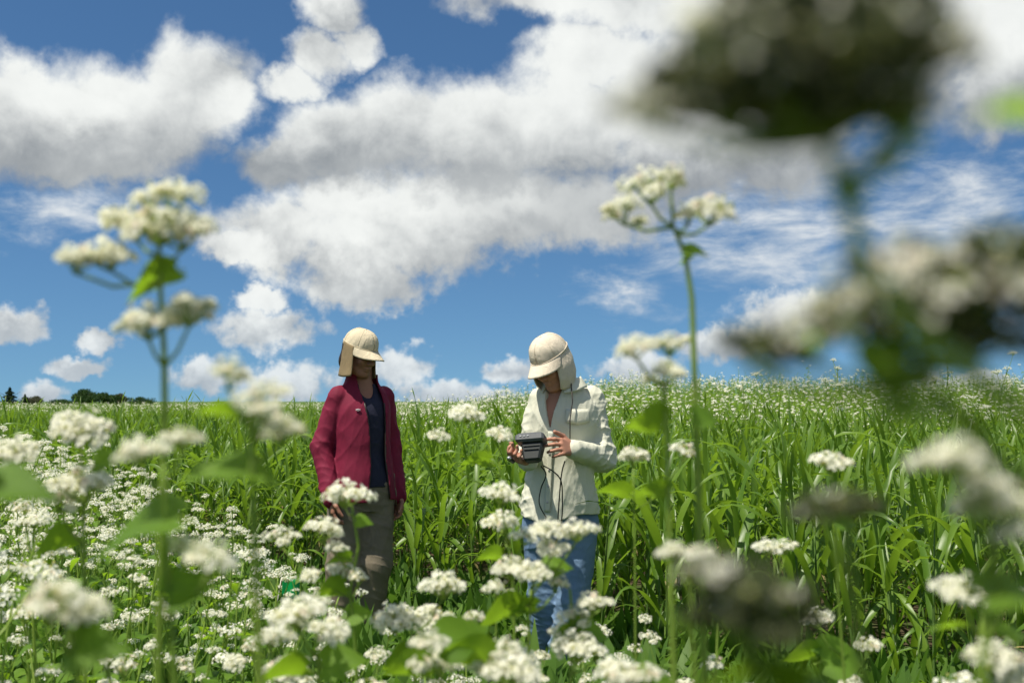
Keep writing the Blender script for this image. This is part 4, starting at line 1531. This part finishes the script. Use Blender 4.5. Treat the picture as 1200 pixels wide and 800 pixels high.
# ---------------- person in the maroon jacket
def person_maroon():
    root = link('person', None)
    yaw = math.radians(32)
    root.location = (-0.795, 5.3, 0.0)
    root.rotation_euler = (0, 0, yaw)
    tag(root, 'person in an open maroon jacket, khaki trousers and tan cap, looking at the other', 'person')
    hc = (-0.036, -0.046, 1.538); HR = rot3(math.radians(22), math.radians(22), math.radians(2))
    torso = [(0.74, 0, 0.0, .145, .105), (0.86, 0, .0, .160, .118), (1.00, 0, 0, .122, .098), (1.14, 0, 0, .130, .106), (1.26, 0, .005, .132, .100), (1.325, 0, .012, .098, .072), (1.375, 0, .008, .060, .056), (1.46, 0, .0, .048, .052)]
    shR, elR, wrR = (-.126, .012, 1.282), (-.206, .050, 1.040), (-.198, -.075, .790)
    shL, elL, wrL = (.126, .012, 1.282), (.186, .050, 1.040), (.196, -.030, .785)
    hipR, knR, anR = (-.080, 0, .82), (-.105, -.02, .43), (-.120, .03, .07)
    hipL, knL, anL = (.082, 0, .82), (.060, -.05, .43), (.030, .0, .07)
    # body
    S = SDF((-.34, -.30, 0), (.34, .24, 1.70), 0.0042)
    S.add(column(torso), 0.01)
    limbs(S, [shR, elR, wrR], [.048, .036, .026]); limbs(S, [shL, elL, wrL], [.048, .036, .026])
    limbs(S, [hipR, knR, anR], [.078, .052, .036]); limbs(S, [hipL, knL, anL], [.078, .052, .036])
    for a in (anR, anL):
        S.add(capsule((a[0], a[1], .05), (a[0], a[1] - .14, .035), .034, .026), 0.02)
    S.add(capsule((0, .012, 1.34), (hc[0], hc[1] + .045, hc[2] - .07), .052, .050), 0.02)
    add_head(S, hc, HR)
    add_hand(S, wrR, (0.03, -.10, -1), (1, -.25, 0), 0.50, 1, 0.1, 0.35)
    add_hand(S, wrL, (0.0, -.10, -1), (-1, -.25, 0), 0.50, -1, 0.1, 0.35)
    body = link('body', S.mesh('body', M['skin_dark']), root)
    # hair
    S = SDF((-.13, -.20, 1.35), (.13, .14, 1.70), 0.004)
    Pn = lambda p: Vector(hc) + HR @ Vector(p)
    S.add(ellipsoid(Pn((0, .022, .020)), (.080, .092, .094), np.array(HR)), .01)
    S.add(ellipsoid(Pn((0, .060, -.06)), (.062, .045, .07), np.array(HR)), .02)
    S.add(ellipsoid(Pn((0, -.085, -.03)), (.085, .075, .115), np.array(HR)), .01, 's')
    link('hair', S.mesh('hair', M['hair']), root)
    for s in (-1, 1):
        g = Geo(); g.tube([(0, 0.004, 0), (0, -.003, 0)], [0.009, 0.006], 10)
        link('eye', g.mesh('eye', [M['eye']]), root, Matrix.Translation(Pn((s * .030, -.0895, .001))) @ HR.to_4x4())
    # t-shirt
    S = SDF((-.24, -.20, .78), (.24, .20, 1.40), 0.0045)
    S.add(column([(z, a, b, (c_ + .007 if z > .95 else .170), (d_ + .010 if z > .95 else .136)) for z, a, b, c_, d_ in torso], 0.0, .835, 1.372), 0.01)
    x, y, z = S.everywhere()[1:]
    S.D += (0.0060 * folds(x, y, z, 5, 22, (.5, .5, 2.2)) * np.clip((1.30 - z) / .2, 0.3, 1)).astype(np.float32)
    S.add(ellipsoid((0, -.105, 1.375), (.062, .085, .085)), .008, 's')
    link('t_shirt', S.mesh('t_shirt', M['navy']), root)
    # trousers
    S = SDF((-.30, -.24, .03), (.30, .22, .93), 0.0045)
    S.add(column([(0.70, 0, 0, .135, .112), (0.80, 0, .004, .168, .130), (0.90, 0, 0, .158, .120), (.93, 0, 0, .152, .116)], 0, .71, .915), 0.01)
    limbs(S, [hipR, knR, (anR[0], anR[1], .10)], [.098, .082, .082], .03); limbs(S, [hipL, knL, (anL[0], anL[1], .10)], [.098, .082, .080], .03)
    x, y, z = S.everywhere()[1:]
    S.D = np.maximum(S.D, (0.075 + 0.012 * np.sin(x * 40) - z).astype(np.float32))
    S.D += (0.010 * folds(x, y, z, 8, 12, (1.2, 1.2, .35)) + 0.006 * folds(x, y, z, 9, 26, (1, 1, .8))).astype(np.float32)
    tr = link('trousers', S.mesh('trousers', M['khaki']), root)
    g = Geo()
    for sx in (-1, 1):
        g.tube([(sx * .150, -.060, .86), (sx * .165, -.075, .80), (sx * .172, -.062, .73)], .004, 5)
    link('pocket_seam', g.mesh('pocket_seam', [M['khaki']]), tr)
    # jacket: shell over torso, sleeves, open front
    S = SDF((-.36, -.26, .70), (.36, .26, 1.48), 0.0045)
    jrows = [(0.755, 0, .0, .182, .162), (0.86, 0, .0, .172, .156), (1.00, 0, .0, .152, .140), (1.14, 0, 0, .150, .138), (1.25, 0, .004, .148, .128), (1.325, 0, .014, .126, .106), (1.375, 0, .012, .090, .088), (1.46, 0, -.004, .078, .082)]
    S.add(column(jrows, 0, .60, 1.60), 0.01)
    x, y, z = S.everywhere()[1:]
    crease = (0.008 * folds(x, y, z, 21, 8, (1.0, 1.0, .6)) + 0.003 * folds(x, y, z, 25, 26, (1.0, 1.0, .6)) + 0.008 * folds(x, y, z, 23, 22, (1, 1, 1.6)) * np.clip((np.abs(x) - .13) * 12, 0, 1)).astype(np.float32)
    T = S.D + crease
    cut = np.maximum(np.maximum(T, -(T + 0.014)), np.maximum(.765 + .006 * np.sin(x * 25) - z, z - 1.422))
    # open front: the two panels stand apart, wider at the chest and hem
    xl = np.interp(z.ravel(), [.75, .95, 1.15, 1.28, 1.36, 1.45], [-.035, -.012, -.020, -.040, -.052, -.058])[None, None, :]
    xr = np.interp(z.ravel(), [.75, .95, 1.15, 1.28, 1.36, 1.45], [.110, .085, .085, .080, .066, .060])[None, None, :]
    wedge = np.maximum(np.maximum(xl - x, x - xr), y + 0.02)
    cut = np.maximum(cut, -wedge)
    S.D = cut.astype(np.float32)
    cuffR = Vector(wrR) + (Vector(wrR) - Vector(elR)).normalized() * 0.012
    cuffL = Vector(wrL) + (Vector(wrL) - Vector(elL)).normalized() * 0.012
    A = SDF((-.36, -.26, .70), (.36, .26, 1.48), 0.0045)
    limbs(A, [(-.124, .014, 1.300), elR, cuffR], [.057, .051, .045], .03); limbs(A, [(.124, .014, 1.300), elL, cuffL], [.057, .051, .045], .03)
    S.D = smin(S.D, A.D + crease, .010).astype(np.float32)
    jk = link('jacket', S.mesh('jacket', M['maroon']), root)
    # zip edges, emblem on the chest
    for nm, tabx in (('zip', [-.035, -.012, -.020, -.040]), ('zip', [.110, .085, .085, .080])):
        g = Geo(); line = []
        for zz in np.linspace(.775, 1.27, 16):
            xx = float(np.interp(zz, [.75, .95, 1.15, 1.28], tabx))
            rx = float(smooth_interp([r_[0] for r_ in jrows], [r_[3] for r_ in jrows], np.array([zz]))[0]) - .004
            ry = float(smooth_interp([r_[0] for r_ in jrows], [r_[4] for r_ in jrows], np.array([zz]))[0]) - .004
            line.append((xx, -ry * math.sqrt(max(0.05, 1 - (xx / rx) ** 2)), zz))
        g.tube(line, 0.005, 6)
        link(nm, g.mesh(nm, [M['hair']]), jk)
    g = Geo()
    for s in (1, -1):
        arc = [(-.013 + .026 * k / 8, 0, s * (.0045 - .009 * math.sin(math.pi * k / 8))) for k in range(9)]
        g.tube(arc, [0.0012 + .0022 * math.sin(math.pi * (0.15 + .7 * k / 8)) for k in range(9)], 5)
    zz = 1.235; xx = -.075
    yy = -0.130 * math.sqrt(1 - (xx / .150) ** 2) - .006
    link('emblem', g.mesh('emblem', [M['logo']]), jk, Matrix.Translation((xx, yy, zz)) @ Matrix.Rotation(math.radians(-22), 4, 'Z') @ Matrix.Diagonal((.9, .9, .9, 1)))
    # shoes
    for a, fw in ((anR, (-.15, -1)), (anL, (.1, -1))):
        S = SDF((a[0] - .13, a[1] - .26, -.01), (a[0] + .13, a[1] + .14, .16), 0.004)
        shoe_prims(S, a, fw)
        x, y, z = S.everywhere()[1:]
        S.D = np.maximum(S.D, (0.004 - z).astype(np.float32))
        link('shoe', S.mesh('shoe', M['tan_boot']), root)
    make_cap(root, hc, HR, (M['cap_tan'], M['flap_shaded']), dict(open=110, rx=[.085, .088, .092, .100], ry=[.098, .098, .098, .100], y=-.058, len=.185, cut=.22, fold=6), .074, .30)


# ---------------- person in the pale shirt
RP = (0.217, 4.6)
RS = 4.6 / F


def rp(px, py, dy=0.0):
    """photo point -> place beside the second person, dy metres behind their middle"""
    y = RP[1] + dy
    p = at(px, py, 1.0) - Vector((0, 0, CAM_Z))
    k = y / p.y
    return Vector((p.x * k - RP[0], dy, CAM_Z + p.z * k))


def person_shirt():
    root = link('person', None)
    root.location = (RP[0], RP[1], 0)
    tag(root, 'person in a pale sun shirt, blue jeans and cream cap, bent over a handheld device', 'person')
    yaw = math.radians(-28)
    Ry = Matrix.Rotation(yaw, 3, 'Z')
    fw = Ry @ Vector((0, -1, 0))

    hc = rp(646, 423, -.085)
    HR = rot3(math.radians(34), math.radians(-42), math.radians(-6))
    shL, elL, wrL = rp(694, 466, .03), rp(706, 536, .01), rp(671, 526, -.215)
    shR, elR, wrR = rp(632, 467, -.02), rp(621, 530, -.04), rp(619, 541, -.22)
    # torso leans and turns: sections follow the photo
    def trow(px, py, rx, ry, dy=0):
        p = rp(px, py, dy)
        return (p.z, p.x, p.y, rx, ry)
    torso = [trow(655, 620, .140, .110, .02), trow(655, 600, .155, .115, .015), trow(655, 560, .135, .100, .01), trow(656, 520, .135, .105, 0), trow(658, 480, .150, .108, -.005), trow(660, 462, .100, .078, -.01), trow(660, 451, .058, .058, -.018), trow(657, 436, .050, .052, -.035)]
    hipL, knL, anL = rp(677, 618, .02), rp(672, 700, -.02), rp(657, 779, .02)
    hipR, knR, anR = rp(636, 618, .03), rp(638, 700, .06), rp(636, 775, .16)
    S = SDF((-.24, -.44, 0), (.30, .30, 1.64), 0.0042)
    S.add(column(torso), 0.01)
    limbs(S, [shL, elL, wrL], [.046, .036, .026]); limbs(S, [shR, elR, wrR], [.046, .036, .026])
    limbs(S, [hipL, knL, anL], [.076, .050, .036]); limbs(S, [hipR, knR, anR], [.076, .050, .036])
    for a in (anR, anL):
        S.add(capsule((a.x, a.y, .05), (a.x + fw.x * .13, a.y + fw.y * .13, .035), .034, .026), 0.02)
    S.add(capsule(rp(661, 456, -.005), hc + HR @ Vector((0, .045, -.07)), .052, .050), 0.02)
    add_head(S, hc, HR)
    # left hand grips the right side of the device, right hand holds the small sensor
    hd = (rp(648, 521, -.325) - wrL)
    add_hand(S, wrL, hd, (-.45, .75, -.35), 0.5, -1, 0.22, 0.05, (0.42, 0.5, 0.55, 0.6))
    hd2 = (rp(600, 537, -.285) - wrR)
    add_hand(S, wrR, hd2, (0.25, -.1, .95), 0.95, 1, 0.05, 0.55, (0.85, 1.0, 1.05, 1.1))
    link('body', S.mesh('body', M['skin']), root)
    S = SDF(hc - Vector((.16, .16, .18)), hc + Vector((.16, .16, .16)), 0.004)
    Pn = lambda p: hc + HR @ Vector(p)
    S.add(ellipsoid(Pn((0, .022, .018)), (.079, .090, .092), np.array(HR)), .01)
    S.add(ellipsoid(Pn((0, -.085, -.03)), (.082, .075, .115), np.array(HR)), .01, 's')
    link('hair', S.mesh('hair', M['hair']), root)
    for s in (-1, 1):
        g = Geo(); g.tube([(0, 0.004, 0), (0, -.003, 0)], [0.009, 0.006], 10)
        link('eye', g.mesh('eye', [M['eye']]), root, Matrix.Translation(Pn((s * .030, -.0895, .001))) @ HR.to_4x4())
    # shirt
    S = SDF((-.26, -.36, .68), (.32, .26, 1.46), 0.0042)
    srow = [trow(656, 612, .178, .146, .015), trow(656, 590, .172, .143, .012), trow(656, 560, .152, .131, .005), trow(657, 520, .146, .126, 0), trow(660, 485, .158, .124, -.005), trow(660, 468, .132, .104, -.008), trow(660, 456, .092, .084, -.014), trow(657, 442, .074, .070, -.035)]
    zhem = rp(655, 603).z
    S.add(column(srow, 0, .5, 1.6), 0.01)
    x, y, z = S.everywhere()[1:]
    arm = np.clip((np.abs(x - .012) - .12) * 14, 0, 1)
    crease = (0.008 * folds(x, y, z, 31, 8, (1.0, .8, .7)) + 0.004 * folds(x, y, z, 33, 30, (1.0, .8, .5)) + 0.010 * folds(x, y, z, 37, 30, (.6, .6, 1.3)) * arm).astype(np.float32)
    T = S.D + crease
    D = np.maximum(np.maximum(T, -(T + 0.013)), z - rp(655, 443).z)
    # hem: a little lower at the sides of the tail, up at the right
    D = np.maximum(D, (zhem - 0.010 + 0.16 * np.clip(x - .02, 0, 1) + 0.012 * np.sin(x * 22) - z).astype(np.float32))
    # open collar: V down the chest, facing the way the body faces
    lx = x * math.cos(yaw) + y * math.sin(yaw); ly = -x * math.sin(yaw) + y * math.cos(yaw)
    zb, zt = rp(646, 502).z, rp(650, 446).z
    w = np.clip((z - zb) / (zt - zb), 0, 1.4) * .048
    c0 = float(rp(658, 480).x * math.cos(yaw))
    D = np.maximum(D, -np.maximum(np.abs(lx - c0 - 0.005) - w, ly + .02))
    S.D = D.astype(np.float32)
    A = SDF((-.26, -.36, .68), (.32, .26, 1.46), 0.0042)
    limbs(A, [shL + Vector((-.008, 0, -.004)), elL, wrL + (wrL - elL).normalized() * -.002], [.056, .054, .039], .035)
    limbs(A, [shR + Vector((.008, 0, -.004)), elR, wrR + (wrR - elR).normalized() * -.002], [.053, .048, .038], .03)
    S.D = smin(S.D, A.D + crease, .012).astype(np.float32)
    sh = link('shirt', S.mesh('shirt', M['shirt']), root)
    # collar leaves
    for s in (-1, 1):
        P = []
        for i in range(9):
            a = math.radians(s * (28 + 100 * i / 8))
            col = []
            for j in range(6):
                t = j / 5
                r0 = .080 + .030 * t
                ctr = rp(659, 449, -.02)
                v = Ry @ Vector((r0 * math.sin(a) * 1.04, -r0 * math.cos(a), 0))
                col.append((ctr.x + v.x, ctr.y + v.y, ctr.z + .028 - .048 * t - .030 * math.cos(a) * (1 if math.cos(a) > 0 else .2)))
            P.append(col)
        link('collar', grid_mesh('collar', P, M['shirt'], .006), sh)
    # placket with buttons, pocket flap and yoke seam lie on the shirt front
    sa = np.array(srow)[np.argsort([r_[0] for r_ in srow])]

    def on_shirt(th, zz, off):
        v = [float(smooth_interp(sa[:, 0], sa[:, k], np.array([zz]))[0]) for k in (1, 2, 3, 4)]
        return (v[0] + (v[2] + off) * math.sin(th), v[1] - (v[3] + off) * math.cos(th), zz)
    za, zb_ = rp(646, 504).z, rp(640, 596).z
    P = [[on_shirt(math.radians(-24 + 8.5 * i / 4), za + (zb_ - za) * j / 24, .011) for j in range(25)] for i in range(5)]
    link('placket', grid_mesh('placket', P, M['shirt'], .004), sh)
    for j in range(5):
        g = Geo(); c = Vector(on_shirt(math.radians(-20), za + (zb_ - za) * (j + .4) / 5, .013)); nrm = Vector((math.sin(math.radians(-20)), -math.cos(math.radians(-20)), 0))
        g.tube([c, c + nrm * .003], [.0055, .0048], 10)
        link('button', g.mesh('button', [M['logo']]), sh)
    z1, z2 = rp(660, 479).z, rp(660, 494).z
    P = [[on_shirt(math.radians(2 + 40 * i / 10), z1 + (z2 - z1) * j / 4 - (.010 * (1 - abs(i - 5) / 5)) * (j / 4), .012) for j in range(5)] for i in range(11)]
    link('pocket_flap', grid_mesh('pocket_flap', P, M['shirt'], .004), sh)
    # placket line, and the hood's draw cord down the chest
    g = Geo()
    g.tube([rp(669, 447, -.118), rp(671, 470, -.150), rp(668, 492, -.160), rp(668, 514, -.165)], .0028, 6)
    link('draw_cord', g.mesh('draw_cord', [M['hair']]), sh)
    # jeans
    S = SDF((-.22, -.22, .04), (.28, .34, .92), 0.0042)
    S.add(column([trow(655, 640, .125, .108, .02), trow(655, 618, .155, .122, .02), trow(655, 590, .150, .115, .015), trow(655, 575, .145, .11, .01)], 0, rp(655, 636).z, rp(655, 578).z), .01)
    limbs(S, [hipL, knL, Vector((anL.x, anL.y, .105))], [.094, .066, .056], .03); limbs(S, [hipR, knR, Vector((anR.x, anR.y, .105))], [.092, .066, .056], .03)
    x, y, z = S.everywhere()[1:]
    crumple = np.clip((.62 - z) * 2.2, .25, 1.1)
    S.D += (0.010 * folds(x, y, z, 41, 15, (.8, .8, 1.2)) + 0.010 * folds(x, y, z, 43, 34, (.35, .35, 2)) * crumple).astype(np.float32)
    S.D = np.maximum(S.D, (0.078 - z).astype(np.float32))
    link('jeans', S.mesh('jeans', M['denim']), root)
    for a in (anR, anL):
        S = SDF((a.x - .20, a.y - .24, -.01), (a.x + .14, a.y + .14, .16), 0.004)
        shoe_prims(S, a, (fw.x, fw.y))
        x, y, z = S.everywhere()[1:]
        S.D = np.maximum(S.D, (0.004 - z).astype(np.float32))
        link('shoe', S.mesh('shoe', M['boot']), root)
    make_cap(root, hc, HR, (M['cap_cream'], M['cap_cream']), dict(open=126, rx=[.081, .090, .086, .066], ry=[.099, .112, .108, .088], y=-.045, len=.185, cut=.24, fold=5), .072, .34)


def bevel_box(g, c, size, R=None, b=0.15, taper=1.0, mat=0):
    """box with cut edges; taper narrows the lower end"""
    c = Vector(c); sx, sy, sz = [s / 2 for s in size]
    k = min(size) * b
    vs = []
    rings = [(-sz, -k, taper), (-sz + k, 0, taper), (sz - k, 0, 1.0), (sz, -k, 1.0)]
    for zz, off, tp in rings:
        ax, ay = sx * tp + off, sy * (0.5 + 0.5 * tp) + off
        for (px_, py_) in ((ax, ay - k), (ax - k, ay), (-ax + k, ay), (-ax, ay - k), (-ax, -ay + k), (-ax + k, -ay), (ax - k, -ay), (ax, -ay + k)):
            v = Vector((px_, py_, zz))
            vs.append(c + (R @ v if R else v))
    ff = [tuple(range(8))[::-1], tuple(range(24, 32))]
    for i in range(3):
        for j in range(8):
            ff.append((i * 8 + j, i * 8 + (j + 1) % 8, (i + 1) * 8 + (j + 1) % 8, (i + 1) * 8 + j))
    g.add(vs, ff, mat)


def handheld_device():
    """logger held up to the chest: wide display head on a narrower dark body, cable below"""
    M['case'] = plain_mat('device_case', (0.022, 0.026, 0.024), 0.55, 0.4, 0, 0.2, 60)
    M['case_grey'] = plain_mat('device_head', (0.085, 0.090, 0.095), 0.5, 0.45, 0, 0.15, 60)
    M['screen'] = plain_mat('device_screen', (0.16, 0.19, 0.16), 0.2, 0.5, 0, 0.1, 20)
    M['cable'] = plain_mat('black_cable', (0.012, 0.012, 0.012), 0.5, 0.4, 0, 0.2, 50)
    M['button'] = plain_mat('device_button', (0.42, 0.43, 0.44), 0.4, 0.5, 0, 0.1, 50)
    o = Vector((RP[0], RP[1], 0)) + rp(623, 523, -.300)
    R = rot3(math.radians(-24), math.radians(-16), math.radians(-5))
    root = link('handheld_meter', None)
    root.location = o; root.rotation_euler = R.to_euler(); root.scale = (.9, .9, .9)
    tag(root, 'dark grey handheld meter with a hanging black cable, held at the pale shirt', 'device')
    g = Geo(); bevel_box(g, (0.004, 0.012, -.028), (.108, .062, .090), None, .14, .74)
    body = link('body', g.mesh('body', [M['case']], False), root)
    g = Geo(); bevel_box(g, (-.004, .004, .038), (.142, .086, .044), None, .22)
    head = link('display_head', g.mesh('display_head', [M['case_grey']], False), root)
    g = Geo(); bevel_box(g, (-.004, .010, .0605), (.110, .058, .004), None, .2)
    link('screen', g.mesh('screen', [M['screen']], False), head)
    for k in range(3):
        g = Geo(); bevel_box(g, (-.045 + .018 * k, -.040, .040), (.010, .006, .006), None, .25)
        link('button', g.mesh('button', [M['button']], False), head)
    for k in range(2):
        g = Geo(); bevel_box(g, (0.004, -.021, -.004 - .018 * k), (.080 - .007 * k, .006, .005), None, .25)
        link('grip_rib', g.mesh('grip_rib', [M['case']], False), body)
    inv = (Matrix.Translation(o) @ R.to_4x4() @ Matrix.Diagonal((.9, .9, .9, 1))).inverted()
    W0 = Vector((RP[0], RP[1], 0))
    for pl in ([(636, 545, -.29), (648, 552, -.27), (657, 562, -.25), (659, 580, -.22), (658, 610, -.22), (650, 640, -.20), (640, 648, -.19), (634, 630, -.19), (640, 606, -.20)],
               [(634, 546, -.29), (640, 556, -.27), (634, 572, -.22), (632, 590, -.22), (640, 606, -.20)],
               [(662, 540, -.24), (658, 556, -.25), (655, 590, -.23), (653, 625, -.21)]):
        pts = [inv @ (W0 + rp(*q)) for q in pl]
        fine = []
        for i in range(len(pts) - 1):
            p0 = pts[max(0, i - 1)]; p1 = pts[i]; p2 = pts[i + 1]; p3 = pts[min(len(pts) - 1, i + 2)]
            for k in range(5):
                t = k / 5
                fine.append(0.5 * ((2 * p1) + (p2 - p0) * t + (2 * p0 - 5 * p1 + 4 * p2 - p3) * t * t + (3 * p1 - p0 - 3 * p2 + p3) * t ** 3))
        fine.append(pts[-1])
        g = Geo(); g.tube(fine, .0032, 6)
        link('cable', g.mesh('cable', [M['cable']]), root)
    # the small round sensor in the other hand
    M['steel'] = plain_mat('sensor_steel', (0.55, 0.55, 0.54), 0.25, 0.5, 0.9, 0.1, 60)
    o2 = W0 + rp(597, 537, -.335)
    root = link('sensor_probe', None); root.location = o2; root.rotation_euler = (math.radians(70), 0, math.radians(-20))
    tag(root, 'small round silver sensor tip held in the fingers just left of the meter', 'sensor')
    g = Geo(); g.tube([(0, 0, -.05), (0, 0, -.004), (0, 0, .0)], [.008, .011, .012], 14)
    link('barrel', g.mesh('barrel', [M['cable']]), root)
    g = Geo(); g.tube([(0, 0, .0005), (0, 0, .005), (0, 0, .010), (0, 0, .013)], [.0105, .010, .007, .002], 14)
    link('tip', g.mesh('tip', [M['steel']]), root)


person_maroon()
person_shirt()
handheld_device()

# ------------------------------------------------------------------ marker flag in the buckwheat
M['flag'] = plain_mat('green_flag', (0.0, 0.26, 0.06), 0.5, 0.3, 0, 0.1, 20)
M['wire'] = plain_mat('flag_wire', (0.45, 0.42, 0.36), 0.4, 0.5, 0.6, 0.2, 20)
fp = at(330, 676, 3.9)
fb = Vector((fp.x - 0.13, fp.y + .05, 0))
root = link('marker_flag', None); root.location = fb
tag(root, 'small green marker flag on a thin wire stake left of the khaki trousers', 'flag')
g = Geo(); g.tube([(0, 0, -.02), (fp - fb) * 0.5 + Vector((.01, 0, 0)), fp - fb], .0022, 6)
link('stake', g.mesh('stake', [M['wire']]), root)
P = [[(fp.x - fb.x + .002 + 0.07 * i / 8, fp.y - fb.y + .008 * math.sin(i * .9), fp.z - fb.z - .078 * j / 6 - .012 * (i / 8) ** 2) for j in range(7)] for i in range(9)]
link('flag', grid_mesh('flag', P, M['flag'], .001), root)
